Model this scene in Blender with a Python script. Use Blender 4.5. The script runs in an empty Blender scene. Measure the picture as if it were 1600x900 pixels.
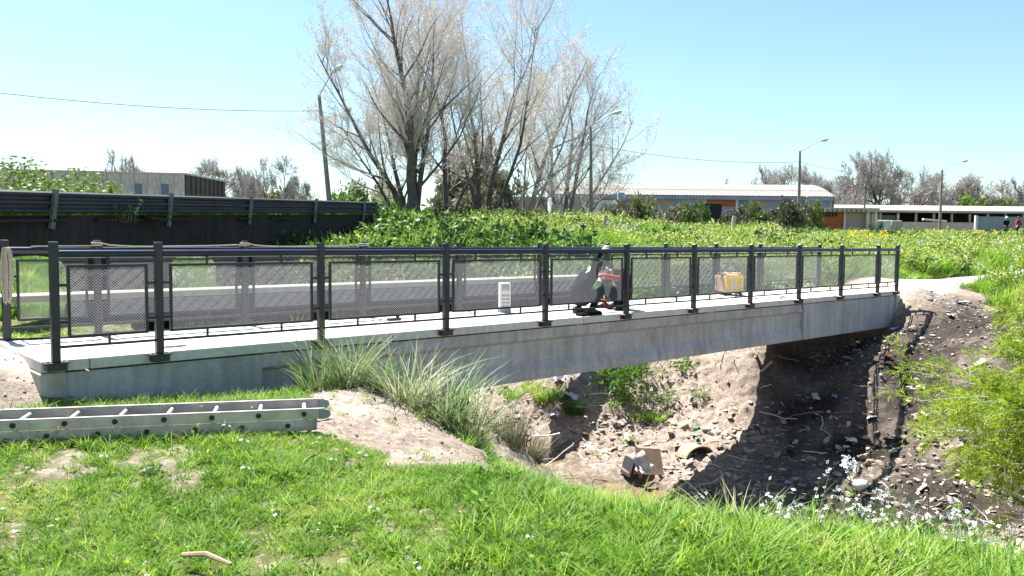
import bpy, bmesh, math, random
import numpy as np
from mathutils import Vector, Matrix

# ---------------------------------------------------------------- camera, sky, sun, exposure
SC = bpy.context.scene
COL = SC.collection
F_PX, EYE, PITCH, ROLL = 1300.0, 1.174, 0.0601, 0.010
cam_d = bpy.data.cameras.new('camera'); cam = bpy.data.objects.new('camera', cam_d); COL.objects.link(cam)
cam_d.sensor_width = 36.0; cam_d.lens = 36.0 * F_PX / 1600.0
cam_d.clip_start = 0.05; cam_d.clip_end = 3000
cam.location = (0, 0, EYE)
cam.rotation_euler = (Matrix.Rotation(math.pi/2 - PITCH, 3, 'X') @ Matrix.Rotation(ROLL, 3, 'Z')).to_euler()
SC.camera = cam

SUN_EL = math.radians(60.0)
SUN_H = Vector((-0.66, 0.75)).normalized()            # horizontal direction towards the sun
w = bpy.data.worlds.new('World'); SC.world = w; w.use_nodes = True
nt = w.node_tree; bg = nt.nodes['Background']
sky = nt.nodes.new('ShaderNodeTexSky'); sky.sky_type = 'NISHITA'; sky.sun_disc = False
sky.sun_elevation = SUN_EL; sky.sun_rotation = math.atan2(SUN_H.x, SUN_H.y)
sky.air_density = 1.0; sky.dust_density = 0.6; sky.ozone_density = 0.0
tint = nt.nodes.new('ShaderNodeMix'); tint.data_type = 'RGBA'; tint.blend_type = 'MULTIPLY'; tint.inputs[0].default_value = 1.0; tint.inputs[7].default_value = (0.86, 1.03, 1.08, 1)
nt.links.new(sky.outputs[0], tint.inputs[6]); nt.links.new(tint.outputs[2], bg.inputs[0]); bg.inputs[1].default_value = 0.057
sun_d = bpy.data.lights.new('sun', 'SUN'); sun = bpy.data.objects.new('sun', sun_d); COL.objects.link(sun)
sun_d.energy = 5.0; sun_d.angle = math.radians(0.53); sun_d.color = (1.0, 0.965, 0.90)
to_sun = Vector((SUN_H.x*math.cos(SUN_EL), SUN_H.y*math.cos(SUN_EL), math.sin(SUN_EL)))
sun.rotation_euler = to_sun.to_track_quat('Z', 'Y').to_euler()
sun.location = (-10, 10, 30)
SC.view_settings.view_transform = 'Standard'; SC.view_settings.look = 'None'
SC.view_settings.exposure = 1.74; SC.view_settings.gamma = 1.0
SC.view_settings.use_curve_mapping = False
SC.cycles.max_bounces = 6; SC.cycles.transparent_max_bounces = 8

# ---------------------------------------------------------------- helpers
random.seed(7); RNG = np.random.default_rng(11)
def ray(px, py):
    a = px-800; b = py-450; cr, sr = math.cos(ROLL), math.sin(ROLL)
    u = cr*a+sr*b; v = -sr*a+cr*b
    xc = u/F_PX; zc = -v/F_PX; c, s = math.cos(PITCH), math.sin(PITCH)
    y = c+s*zc; z = -s+c*zc
    return xc/y, z/y
def at(px, py, Y=None, z=None):
    rx, rz = ray(px, py)
    if Y is None: Y = (z-EYE)/rz
    return Vector((rx*Y, Y, EYE+rz*Y))
A0 = Vector((-4.186, 7.593, 0)); TH = 0.7425
BD = Vector((math.cos(TH), math.sin(TH), 0)); BN = Vector((-BD.y, BD.x, 0))
BW = 1.96; BL = 18.17

def tag(o, label=None, cat=None, group=None, kind=None):
    if label: o['label'] = label
    if cat: o['category'] = cat
    if group: o['group'] = group
    if kind: o['kind'] = kind
    return o
def thing(name, label, cat, loc=(0, 0, 0), rz=0.0, group=None):
    o = bpy.data.objects.new(name, None); COL.objects.link(o); o.empty_display_size = 0.2
    o.location = loc; o.rotation_euler = (0, 0, rz)
    return tag(o, label, cat, group)
def link(name, me, mat=None, parent=None, loc=None, rot=None):
    if mat is not None and not me.materials: me.materials.append(mat)
    o = bpy.data.objects.new(name, me); COL.objects.link(o)
    if parent: o.parent = parent
    if loc is not None: o.location = loc
    if rot is not None: o.rotation_euler = rot
    return o
def kids(o): return [c for c in CH.get(o.name, [])]
def copy_tree(o, parent=None):
    c = o.copy(); COL.objects.link(c); c.parent = parent
    for k in list(o.children): copy_tree(k, c)
    return c

class MB:
    def __init__(s): s.v = []; s.f = []
    def add(s, V, Fc):
        n = len(s.v); s.v += [tuple(p) for p in V]; s.f += [tuple(i+n for i in q) for q in Fc]; return s
    def box(s, c, d, rot=None, taper=1.0):
        c = Vector(c); pts = []
        for z in (-.5, .5):
            k = taper if z > 0 else 1.0
            for x, y in ((-.5, -.5), (.5, -.5), (.5, .5), (-.5, .5)):
                p = Vector((x*d[0]*k, y*d[1]*k, z*d[2]))
                if rot is not None: p = rot @ p
                pts.append(p+c)
        return s.add(pts, [(3, 2, 1, 0), (4, 5, 6, 7), (0, 1, 5, 4), (1, 2, 6, 5), (2, 3, 7, 6), (3, 0, 4, 7)])
    def bbox(s, lo, hi):
        return s.box([(a+b)/2 for a, b in zip(lo, hi)], [b-a for a, b in zip(lo, hi)])
    def beam(s, p, q, wd, ht):           # rectangular bar from p to q
        p, q = Vector(p), Vector(q); d = q-p; L = d.length; d.normalize()
        up = Vector((0, 0, 1)) if abs(d.z) < .95 else Vector((0, 1, 0))
        sd = d.cross(up).normalized(); up = sd.cross(d)
        R = Matrix((d, sd, up)).transposed()
        return s.box((p+q)/2, (L, wd, ht), R)
    def tube(s, pts, r, n=8, cap=True, closed=False):
        pts = [Vector(p) for p in pts]; m = len(pts)
        if not hasattr(r, '__len__'): r = [r]*m
        base = len(s.v); ref = None
        for i, p in enumerate(pts):
            t = (pts[min(i+1, m-1)]-pts[max(i-1, 0)]).normalized()
            if ref is None:
                ref = t.orthogonal().normalized()
            ref = (ref-t*ref.dot(t)); ref = ref.normalized() if ref.length > 1e-6 else t.orthogonal().normalized()
            b = t.cross(ref)
            for k in range(n):
                a = 2*math.pi*(k+.5)/n; s.v.append(tuple(p+(ref*math.cos(a)+b*math.sin(a))*r[i]))
        for i in range(m-1):
            for k in range(n):
                a = base+i*n+k; b2 = base+i*n+(k+1) % n
                s.f.append((a, b2, b2+n, a+n))
        if cap:
            s.f.append(tuple(base+k for k in reversed(range(n)))); s.f.append(tuple(base+(m-1)*n+k for k in range(n)))
        return s
    def lathe(s, prof, c=(0, 0, 0), n=16, axis='z'):
        base = len(s.v); m = len(prof); c = Vector(c)
        for r, z in prof:
            for k in range(n):
                a = 2*math.pi*k/n; p = (r*math.cos(a), r*math.sin(a), z)
                if axis == 'x': p = (z, r*math.cos(a), r*math.sin(a))
                if axis == 'y': p = (r*math.sin(a), z, r*math.cos(a))
                s.v.append(tuple(c+Vector(p)))
        for i in range(m-1):
            for k in range(n):
                a = base+i*n+k; b = base+i*n+(k+1) % n; s.f.append((a, b, b+n, a+n))
        s.f.append(tuple(base+k for k in reversed(range(n)))); s.f.append(tuple(base+(m-1)*n+k for k in range(n)))
        return s
    def extrude(s, prof, axis_pts):      # prof [(a,b)] closed, swept from p to q; a along side, b up
        p, q = Vector(axis_pts[0]), Vector(axis_pts[1]); d = (q-p).normalized()
        up = Vector((0, 0, 1)); sd = d.cross(up).normalized(); up = sd.cross(d)
        n = len(prof); V = [p+sd*a+up*b for a, b in prof]+[q+sd*a+up*b for a, b in prof]
        Fc = [(i, (i+1) % n, (i+1) % n+n, i+n) for i in range(n)]+[tuple(reversed(range(n))), tuple(range(n, 2*n))]
        return s.add(V, Fc)
    def mesh(s, name, smooth=False, bevel=0.0):
        me = bpy.data.meshes.new(name); me.from_pydata(s.v, [], s.f)
        bm = bmesh.new(); bm.from_mesh(me); bmesh.ops.recalc_face_normals(bm, faces=bm.faces)
        if bevel > 0:
            es = [e for e in bm.edges if len(e.link_faces) == 2 and e.calc_face_angle(0) > .6]
            bmesh.ops.bevel(bm, geom=es, offset=bevel, segments=1, affect='EDGES', profile=.5)
        bm.to_mesh(me); bm.free()
        if smooth:
            me.shade_smooth()
            try: me.set_sharp_from_angle(angle=math.radians(40))
            except Exception: pass
        return me
    def build(s, name, mat, parent=None, smooth=False, bevel=0.0, loc=None):
        return link(name, s.mesh(name, smooth, bevel), mat, parent, loc)

def np_mesh(name, V, Fq, smooth=False, uv=None):
    """V (n,3) float, Fq (m,k) int"""
    me = bpy.data.meshes.new(name); V = np.asarray(V, np.float32); Fq = np.asarray(Fq, np.int32)
    k = Fq.shape[1]; m = len(Fq)
    me.vertices.add(len(V)); me.vertices.foreach_set('co', V.ravel())
    me.loops.add(m*k); me.loops.foreach_set('vertex_index', Fq.ravel())
    me.polygons.add(m); me.polygons.foreach_set('loop_start', np.arange(m, dtype=np.int32)*k)
    me.polygons.foreach_set('loop_total', np.full(m, k, np.int32))
    me.update(calc_edges=True)
    if smooth: me.shade_smooth()
    return me
def fattr(me, name, arr, dom='POINT'):
    a = me.attributes.new(name, 'FLOAT', dom); a.data.foreach_set('value', np.asarray(arr, np.float32).ravel())

# value noise
_perm = np.random.default_rng(3).random((256, 256))
def vnoise(x, y):
    xi = np.floor(x).astype(int); yi = np.floor(y).astype(int); fx = x-xi; fy = y-yi
    fx = fx*fx*(3-2*fx); fy = fy*fy*(3-2*fy)
    g = lambda i, j: _perm[i & 255, j & 255]
    return (g(xi, yi)*(1-fx)+g(xi+1, yi)*fx)*(1-fy)+(g(xi, yi+1)*(1-fx)+g(xi+1, yi+1)*fx)*fy
def fbm(x, y, s, o=4, gain=.5):
    t = 0; a = 1; n = 0
    for i in range(o):
        t = t+a*(vnoise(x*s+17.3*i, y*s+9.1*i)-.5); n += a; a *= gain; s *= 2.07
    return t/n*2
def sstep(x, a, b):
    t = np.clip((x-a)/(b-a), 0, 1); return t*t*(3-2*t)
def inpoly(x, y, poly):
    c = np.zeros(np.shape(x), bool); n = len(poly)
    for i in range(n):
        x1, y1 = poly[i]; x2, y2 = poly[(i+1) % n]
        cond = ((y1 > y) != (y2 > y)) & (x < (x2-x1)*(y-y1)/((y2-y1) if y2 != y1 else 1e-9)+x1)
        c ^= cond
    return c

# ---------------------------------------------------------------- materials
def nodes(name):
    m = bpy.data.materials.new(name); m.use_nodes = True; t = m.node_tree
    return m, t, t.nodes['Principled BSDF'], t.nodes['Material Output']
def N(t, typ, **kw):
    n = t.nodes.new(typ)
    for k, v in kw.items():
        if k.startswith('i_'):
            key = k[2:]; key = int(key) if key.isdigit() else key.replace('_', ' ')
            n.inputs[key].default_value = v
        else: setattr(n, k, v)
    return n
def ramp(t, src, stops):
    r = t.nodes.new('ShaderNodeValToRGB'); e = r.color_ramp.elements
    while len(e) < len(stops): e.new(0.5)
    for i, (p, c) in enumerate(stops):
        e[i].position = p; e[i].color = (*c, 1) if len(c) == 3 else c
    t.links.new(src, r.inputs[0]); return r
def noise(t, scale, detail=5, rough=.6, vec=None, coord='Object', dist=0.0):
    tc = t.nodes.new('ShaderNodeTexCoord'); n = t.nodes.new('ShaderNodeTexNoise')
    n.inputs['Scale'].default_value = scale; n.inputs['Detail'].default_value = detail
    n.inputs['Roughness'].default_value = rough; n.inputs['Distortion'].default_value = dist
    t.links.new(vec if vec else tc.outputs[coord], n.inputs['Vector']); return n
def mix(t, a, b, fac, mode='MIX'):
    m = t.nodes.new('ShaderNodeMix'); m.data_type = 'RGBA'; m.blend_type = mode
    for s, v in ((m.inputs[0], fac), (m.inputs[6], a), (m.inputs[7], b)):
        if hasattr(v, 'is_linked') or hasattr(v, 'links'): t.links.new(v, s)
        else: s.default_value = v if not isinstance(v, tuple) else (*v, 1) if len(v) == 3 else v
    return m.outputs[2]
def bump(t, bs, h, strength, dist=.02):
    b = t.nodes.new('ShaderNodeBump'); b.inputs['Strength'].default_value = strength; b.inputs['Distance'].default_value = dist
    t.links.new(h, b.inputs['Height']); t.links.new(b.outputs[0], bs.inputs['Normal'])
def mat(name, c1, c2=None, scale=6.0, rough=.8, metal=0.0, bmp=.0, bscale=None, rnd=0.0, spec=.5, detail=5, pos=(.3, .7), coord='Object'):
    m, t, bs, out = nodes(name)
    c2 = c2 or tuple(x*.75 for x in c1)
    n = noise(t, scale, detail, coord=coord); r = ramp(t, n.outputs[0], [(pos[0], c2), (pos[1], c1)]); o = r.outputs[0]
    if rnd:
        oi = t.nodes.new('ShaderNodeObjectInfo'); rr = ramp(t, oi.outputs['Random'], [(0, (1-rnd,)*3), (1, (1+rnd,)*3)])
        o = mix(t, o, rr.outputs[0], 1.0, 'MULTIPLY')
    t.links.new(o, bs.inputs['Base Color'])
    bs.inputs['Roughness'].default_value = rough; bs.inputs['Metallic'].default_value = metal
    bs.inputs['Specular IOR Level'].default_value = spec
    if bmp:
        b = noise(t, bscale or scale*4, 6, .65, coord=coord); bump(t, bs, b.outputs[0], bmp)
    return m
def leafmat(name, stops, trans=.45, rough=.55, attr=None, patch=0):
    """leaf: diffuse/gloss + translucency, hue picked per instance / per face island"""
    m, t, bs, out = nodes(name)
    if attr:
        a = t.nodes.new('ShaderNodeAttribute'); a.attribute_name = attr; src = a.outputs['Fac']
    else:
        oi = t.nodes.new('ShaderNodeObjectInfo'); g = t.nodes.new('ShaderNodeNewGeometry')
        ad = N(t, 'ShaderNodeMath', operation='MULTIPLY_ADD'); ad.inputs[1].default_value = .5
        hl = N(t, 'ShaderNodeMath', operation='MULTIPLY'); hl.inputs[1].default_value = .5
        t.links.new(oi.outputs['Random'], hl.inputs[0])
        t.links.new(g.outputs['Random Per Island'], ad.inputs[0]); t.links.new(hl.outputs[0], ad.inputs[2]); src = ad.outputs[0]
        if patch:
            pn = noise(t, patch, 4, .6, vec=g.outputs['Position']); p2_ = N(t, 'ShaderNodeMath', operation='MULTIPLY_ADD'); p2_.inputs[1].default_value = 1.5; p2_.inputs[2].default_value = -.75
            t.links.new(pn.outputs[0], p2_.inputs[0]); sm_ = N(t, 'ShaderNodeMath', operation='ADD', use_clamp=True); t.links.new(src, sm_.inputs[0]); t.links.new(p2_.outputs[0], sm_.inputs[1]); src = sm_.outputs[0]
    r = ramp(t, src, stops)
    t.links.new(r.outputs[0], bs.inputs['Base Color']); bs.inputs['Roughness'].default_value = rough
    bs.inputs['Specular IOR Level'].default_value = .35
    tr = t.nodes.new('ShaderNodeBsdfTranslucent'); t.links.new(r.outputs[0], tr.inputs[0])
    mx = t.nodes.new('ShaderNodeMixShader'); mx.inputs[0].default_value = trans
    t.links.new(bs.outputs[0], mx.inputs[1]); t.links.new(tr.outputs[0], mx.inputs[2]); t.links.new(mx.outputs[0], out.inputs[0])
    return m

def concrete_mat(name, c1, c2, streak=.5, form=0.0):
    m, t, bs, out = nodes(name)
    tc = t.nodes.new('ShaderNodeTexCoord')
    n1 = noise(t, 1.3, 6, .6); n2 = noise(t, 14, 6, .7); n3 = noise(t, 90, 3, .6)
    mp = N(t, 'ShaderNodeMapping'); mp.inputs['Scale'].default_value = (5, 5, .35)
    t.links.new(tc.outputs['Object'], mp.inputs[0]); n4 = noise(t, 1.6, 5, .6, vec=mp.outputs[0])
    base = ramp(t, n1.outputs[0], [(.3, c2), (.7, c1)]).outputs[0]
    base = mix(t, base, ramp(t, n2.outputs[0], [(.35, (.72,)*3), (.65, (1.08,)*3)]).outputs[0], .6, 'MULTIPLY')
    base = mix(t, base, ramp(t, n4.outputs[0], [(.38, (.62, .6, .58)), (.6, (1.05,)*3)]).outputs[0], streak, 'MULTIPLY')
    base = mix(t, base, ramp(t, n3.outputs[0], [(.3, (.8,)*3), (.5, (1.0,)*3)]).outputs[0], .5, 'MULTIPLY')
    t.links.new(base, bs.inputs['Base Color']); bs.inputs['Roughness'].default_value = .88
    bs.inputs['Specular IOR Level'].default_value = .3
    bump(t, bs, n2.outputs[0], .25, .01)
    return m

M = {}
M['deck'] = concrete_mat('deck_concrete', (.68, .65, .61), (.58, .55, .51), .12)
M['girder'] = concrete_mat('girder_concrete', (.52, .50, .50), (.38, .365, .37), .5)
M['old_concrete'] = concrete_mat('old_dark_concrete', (.034, .031, .030), (.012, .012, .012), .8)
M['pale_concrete'] = concrete_mat('pale_concrete', (.50, .45, .40), (.36, .32, .28), .4)
M['panel_concrete'] = concrete_mat('panel_concrete', (.72, .65, .63), (.55, .50, .48), .7)
M['steel'] = mat('dark_painted_steel', (.045, .047, .055), (.030, .031, .036), 9, .42, .35, .08, 60)
M['rail_steel'] = mat('dark_blue_rail_steel', (.040, .046, .068), (.026, .030, .042), 5, .30, .55, .05, 60)
M['mesh'] = mat('expanded_metal_grey', (.28, .278, .272), (.21, .208, .204), 12, .6, .05)
M['galv'] = mat('weathered_galvanised_steel', (.20, .21, .235), (.10, .105, .12), 3, .5, .55, .1, 40)
M['guard'] = mat('dull_guard_rail_steel', (.038, .043, .058), (.018, .020, .028), 1.2, .6, .2, .1, 30)
M['alu'] = mat('weathered_aluminium', (.60, .53, .53), (.36, .31, .31), 5, .5, .55, .12, 40)
M['alu_rung'] = mat('pale_rung_aluminium', (.62, .60, .56), (.48, .46, .43), 9, .45, .45)
M['black'] = mat('black_plastic', (.015, .015, .016), (.01, .01, .01), 8, .5)
M['rope'] = mat('pale_rope', (.46, .41, .33), (.26, .24, .19), 40, .9, 0, .3, 120)
M['yellow'] = mat('yellow_plastic', (.88, .54, .05), (.76, .44, .04), 6, .4)
M['cream'] = mat('cream_plastic', (.70, .55, .33), (.60, .46, .27), 6, .45)
M['white'] = mat('off_white_paint', (.72, .71, .68), (.58, .57, .54), 5, .6)
M['greybox'] = mat('grey_plastic', (.30, .31, .33), (.2, .21, .22), 6, .5)
M['navy'] = mat('navy_work_cloth', (.012, .015, .036), (.006, .007, .017), 14, .95, 0, .3, 60, spec=.08)
M['blackcloth'] = mat('black_work_cloth', (.010, .010, .013), (.005, .005, .007), 14, .95, 0, .3, 60, spec=.08)
M['redglove'] = mat('orange_red_glove_leather', (.62, .075, .03), (.42, .04, .02), 20, .7)
M['redcloth'] = mat('red_cloth', (.42, .03, .025), (.30, .02, .018), 10, .85)
M['greyhair'] = mat('dark_grey_hair', (.05, .042, .036), (.02, .018, .016), 60, .7)
M['skin'] = mat('tanned_skin', (.42, .23, .16), (.34, .18, .12), 14, .55)
M['green_cuff'] = mat('green_reflective_cuff', (.20, .42, .25), (.14, .30, .18), 20, .6)
M['boot'] = mat('dark_boot_leather', (.022, .02, .018), (.012, .011, .01), 20, .6)
M['bark'] = mat('grey_brown_bark', (.155, .135, .12), (.065, .055, .05), 2.2, .95, 0, .5, 9)
M['bark_pale'] = mat('pale_grey_bark', (.30, .27, .245), (.14, .125, .11), 2.0, .95, 0, .5, 9)
M['twig'] = mat('pale_twig', (.76, .71, .67), (.62, .57, .53), .8, .9)
M['twig_dark'] = mat('brown_twig', (.43, .40, .38), (.31, .285, .27), .8, .9)
M['pole'] = concrete_mat('lamp_pole_concrete', (.34, .315, .29), (.22, .2, .185), .6)
M['lamp_metal'] = mat('lamp_grey_metal', (.48, .48, .47), (.36, .36, .36), 4, .5, .4)
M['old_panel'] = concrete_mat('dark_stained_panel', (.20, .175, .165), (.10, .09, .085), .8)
M['wood'] = mat('dry_wood', (.42, .30, .19), (.26, .18, .11), 8, .85, 0, .3, 40)
M['litter_white'] = mat('dirty_white_plastic', (.66, .65, .64), (.38, .36, .34), 12, .6, 0, .3, 30)
M['litter_blue'] = mat('pale_blue_plastic', (.34, .38, .62), (.2, .24, .42), 12, .5, 0, .3, 30)
M['litter_green'] = mat('green_plastic', (.10, .42, .22), (.05, .25, .14), 12, .4, 0, .2, 30)
M['litter_dark'] = mat('dark_rag', (.03, .032, .045), (.014, .014, .02), 12, .85, 0, .4, 30)
M['cardboard'] = mat('weathered_cardboard', (.46, .32, .22), (.33, .22, .15), 9, .9, 0, .2, 30)
M['stone'] = mat('pale_stone', (.50, .45, .39), (.30, .26, .22), 9, .95, 0, .5, 24, rnd=.3)
M['clod'] = mat('brown_clod', (.40, .32, .255), (.24, .185, .145), 9, .95, 0, .6, 24, rnd=.3)
M['grass'] = leafmat('grass_blade', [(0, (.075, .165, .012)), (.35, (.14, .29, .022)), (.65, (.25, .41, .04)), (.9, (.38, .46, .09)), (1, (.52, .47, .22))], .5, patch=1.1)
M['grass_dark'] = leafmat('dark_grass_blade', [(0, (.03, .075, .012)), (.5, (.07, .15, .02)), (.9, (.13, .21, .04)), (1, (.25, .24, .09))], .45)
M['reed'] = leafmat('reed_blade', [(0, (.07, .14, .035)), (.35, (.16, .25, .08)), (.7, (.33, .38, .20)), (.9, (.52, .50, .32)), (1, (.58, .50, .33))], .35)
M['dryreed'] = leafmat('dry_reed_blade', [(0, (.05, .075, .03)), (.4, (.12, .13, .07)), (.8, (.24, .21, .13)), (1, (.36, .30, .20))], .25)
M['weed'] = leafmat('weed_leaf', [(0, (.04, .11, .015)), (.35, (.09, .20, .022)), (.7, (.16, .30, .04)), (1, (.28, .38, .09))], .45)
M['near_bush'] = leafmat('round_bush_leaf', [(0, (.06, .11, .02)), (.5, (.13, .20, .045)), (1, (.30, .34, .12))], .35)
M['weed_dark'] = leafmat('dark_weed_leaf', [(0, (.014, .04, .012)), (.5, (.03, .075, .018)), (1, (.06, .12, .03))], .3)
M['yflower'] = leafmat('yellow_flower', [(0, (.34, .42, .08)), (.5, (.52, .54, .16)), (1, (.66, .62, .28))], .35)
M['yhot'] = leafmat('bright_yellow_flower', [(0, (.72, .58, .03)), (1, (.85, .72, .08))], .3)
M['wflower'] = leafmat('white_flower', [(0, (.60, .60, .50)), (1, (.82, .82, .80))], .3)
M['petal'] = leafmat('white_petal', [(0, (.70, .66, .74)), (1, (.84, .83, .86))], .3)
M['bud'] = leafmat('tree_bud', [(0, (.40, .33, .27)), (.5, (.58, .50, .42)), (1, (.58, .50, .36))], .3)
M['conifer'] = leafmat('feathery_needle', [(0, (.12, .21, .014)), (.5, (.27, .38, .03)), (1, (.46, .52, .08))], .5)
M['bush_far'] = leafmat('far_bush_leaf', [(0, (.06, .10, .025)), (.5, (.13, .18, .05)), (1, (.25, .28, .11))], .3)
M['bush_grey'] = leafmat('far_grey_bush_leaf', [(0, (.07, .075, .04)), (.5, (.14, .14, .085)), (1, (.25, .24, .16))], .25)
M['bush_lime'] = leafmat('far_lime_leaf', [(0, (.08, .16, .025)), (.5, (.16, .27, .05)), (1, (.26, .35, .10))], .4)
# ---------------------------------------------------------------- terrain
CP = [(-6,3,-.42),(-3,3,-.42),(0,3,-.42),(2,2.5,-.42),(4,2,-.42),(0,0,-.42),(-6,0,-.42),(6,0,-.42),(-12,3,-.42),(0,-6,-.42),(12,-4,-.42),(-12,-6,-.42),
(-3,4.8,-.41),(-1.2,4.8,-.41),(-5,5,-.40),
(-4.5,6.4,-.34),(-3,6.4,-.335),(-1.7,6.4,-.32),(-5,7.0,-.36),(-3.3,7.2,-.38),(-4.0,7.55,-.43),(-3.3,8.15,-.50),(-2.6,8.8,-.56),(-1.8,9.5,-.64),(-2.2,8.2,-.42),(-1.5,8.2,-.36),(-.9,8,-.50),(-.45,7.6,-.72),(-.1,8.9,-1.15),(.2,9.4,-1.35),(.05,7,-.85),
(-.75,6.1,-.42),(-.40,6.1,-.47),(-.1,5.6,-.46),(.35,5.2,-.44),(.75,4.75,-.42),(1.4,4.3,-.42),(2.0,4.0,-.43),(3,3.7,-.47),(4,3.5,-.5),(6,4,-.6),(9,5,-.6),
(.45,6.4,-1.15),(.9,7.2,-1.6),(1.2,5.9,-1.2),(1.9,5.5,-1.2),(1.8,6.6,-1.6),(3,5.3,-1.25),(5,6,-1.4),(.5,7.8,-1.6),(7.1,9.6,-1.7),(9,9,-1.3),(12,9,-1),
(1.2,9.5,-2.2),(2.6,9,-2.3),(4.5,9,-2.4),(6,10,-2.6),
(9,12,-3.35),(6.1,12.4,-3.44),(3.8,13.6,-3.44),(2.2,14.8,-3.46),(1.0,16.2,-3.42),(.75,18,-3.46),(-1,20,-3.2),(2.2,16.4,-3.20),(1.7,17.5,-3.18),(3.2,15.7,-3.22),(-3.5,22,-2.8),(14,11.5,-3.2),
(.2,13,-2.7),(1.0,12.5,-2.9),(2.5,12,-3.1),(-.5,11.5,-1.9),(-1.5,11.2,-1.15),(-3,12.5,-.62),(-5,12,-.5),(-6,16,-.3),(-4,15,-.5),(-2,15.5,-1.7),(-.2,15,-2.9),
(2.6,17,-3.15),(3.1,14.9,-3.3),(3.85,15.6,-3.18),(4.8,16.7,-2.9),(5.4,17.8,-2.2),(6.1,19.1,-1.28),
(8.69,18.9,-.92),(8.25,18.2,-1.05),(8.87,19.98,-1.00),(8.25,19.48,-1.25),(7.48,18.84,-1.60),(6.53,18.10,-2.00),(5.79,17.43,-2.45),(7.85,20.81,-1.00),(6.89,19.93,-1.25),(8.98,20.76,-0.25),(8.51,21.42,-0.10),(7.77,17.4,-1.28),(7.23,16.26,-2.14),(6.89,15.5,-2.7),(6,14.4,-3.1),(9.64,18.97,-.6),(8.97,18.1,-.95),(8.27,17.03,-1.5),(7.69,15.95,-2.2),(7.16,14.97,-2.78),(6.44,14.1,-3.05),
(1.05,19.5,-2.3),(3,19.5,-2.1),(4.5,20.2,-1.5),(3.5,18.2,-2.75),(1.2,18.2,-2.95),
(1.85,24,-.8),(0,22.5,-1.5),(4,23,-.75),(6,22,-.6),(8.5,21.5,-.1),(9.4,20.3,-.03),(10.5,21.3,-.02),(12,23,0),(10.2,19.4,-.3),
(9.2,16.6,-1.25),(10.7,20,-.35),(8.9,15.2,-1.75),(11,17,-.7),(12,14.5,-1.1),(10.5,13.6,-1.9),(8.6,13.8,-2.5),(15,18,-.1),(15,22,0),(20,15,0),
(13.6,26,0),(17,30,.1),(20,26,.1),(25,32,.3),
(9,28,.0),(5,28,.05),(1.9,28,0),(1,34,.8),(3,42,1.5),(10,42,1.0),(18,42,.7),(25,42,.65),(25,33,.45),(30,55,.95),(15,55,1.15),(0,50,1.7),(-5,42,1.6),(-4,34,1.2),(-3.5,27,.2),(-4,23,-.9),
(-6,20,-.7),(-10,16,-.4),(-10,20,-.3),(-11,28,.8),(-15,22,.2),(-20,30,1.2),(-12,12,-.3),(-8,12,-.42),(-20,10,-.2),(-20,45,1.7),
(-4.75,7.6,-.05),(-5.0,7.3,-.12),(-5.9,8.3,-.05),(-5.9,9.4,-.04),(-7.5,7.5,-.1),(-5.1,6.95,-.33),(-4.4,7.2,-.36),(-6,7.0,-.3),(-9,9.5,-.15),(-7,10.8,-.15),
(45,30,.6),(45,10,.2),(-35,20,.6),(-35,-5,-.2),(45,55,.95),(-35,50,1.6),(20,0,-.3)]
CP = np.array(CP, float)
def _U(r2): return np.where(r2 > 0, r2*np.log(r2+1e-12), 0)
def _tps(C, lam):
    n = len(C); d = ((C[:, None, :2]-C[None, :, :2])**2).sum(-1)
    K = _U(d)+lam*np.eye(n); P = np.c_[np.ones(n), C[:, :2]]
    Amat = np.block([[K, P], [P.T, np.zeros((3, 3))]])
    return np.linalg.solve(Amat, np.r_[C[:, 2], np.zeros(3)])
_W = _tps(CP, .01)
def zbase(x, y):
    x = np.asarray(x, float); y = np.asarray(y, float); sh = x.shape; x = x.ravel(); y = y.ravel()
    xc = np.clip(x, -35, 45); yc = np.clip(y, -6, 56); out = np.empty(len(x))
    for i in range(0, len(x), 20000):
        d = (xc[i:i+20000, None]-CP[:, 0])**2+(yc[i:i+20000, None]-CP[:, 1])**2
        out[i:i+20000] = _U(d)@_W[:-3]+_W[-3]+_W[-2]*xc[i:i+20000]+_W[-1]*yc[i:i+20000]
    k = np.maximum(sstep(y, 44, 60), sstep(np.hypot(x-5, y-20), 38, 60)*sstep(y, 8, 40))
    out = out*(1-k)+(1.72-.72*sstep(x, 4, 26)+.08*np.sin(x*.05))*k
    return out.reshape(sh)
def wpoly(pts): return [tuple(at(*p[:2], z=(p[2] if len(p) > 2 else -.4)).xy) for p in pts]
SPUR = wpoly([(335,676),(515,652),(470,618),(500,600,-.35),(560,600,-.36),(640,628,-.5),(700,665,-.65),(765,700,-.8),(790,740,-.5),(740,742),(640,738),(590,712),(520,692),(430,684)])
BARE = [wpoly([(45,735),(90,722),(150,735),(120,755),(60,752)]), wpoly([(170,742),(200,720),(300,715),(335,740),(280,765),(190,765)]), wpoly([(-60,520,-.05),(60,540,-.08),(85,590,-.3),(78,618,-.34),(40,618,-.22),(-60,622,-.22)])]
def creek_d(x, y):
    pts = [(20,11.3),(14,11.6),(9,12),(6.1,12.4),(3.8,13.7),(2.2,15.2),(.9,16.4),(-1,18.5),(-3.5,22),(-8,27)]
    best = np.full(np.shape(x), 1e9)
    for (a, b), (c, d) in zip(pts[:-1], pts[1:]):
        t = np.clip(((x-a)*(c-a)+(y-b)*(d-b))/((c-a)**2+(d-b)**2), 0, 1)
        best = np.minimum(best, np.hypot(x-a-t*(c-a), y-b-t*(d-b)))
    return best
PATH_C = [(-30,3.5),(-14,5.8),(-9,7.2),(-5.3,8.2),(-4.5,8.4)]
PATH_R = [(9.2,20.8),(10.5,22),(12.5,24.2),(15,27),(19,29.6),(26,32),(40,35)]
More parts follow.
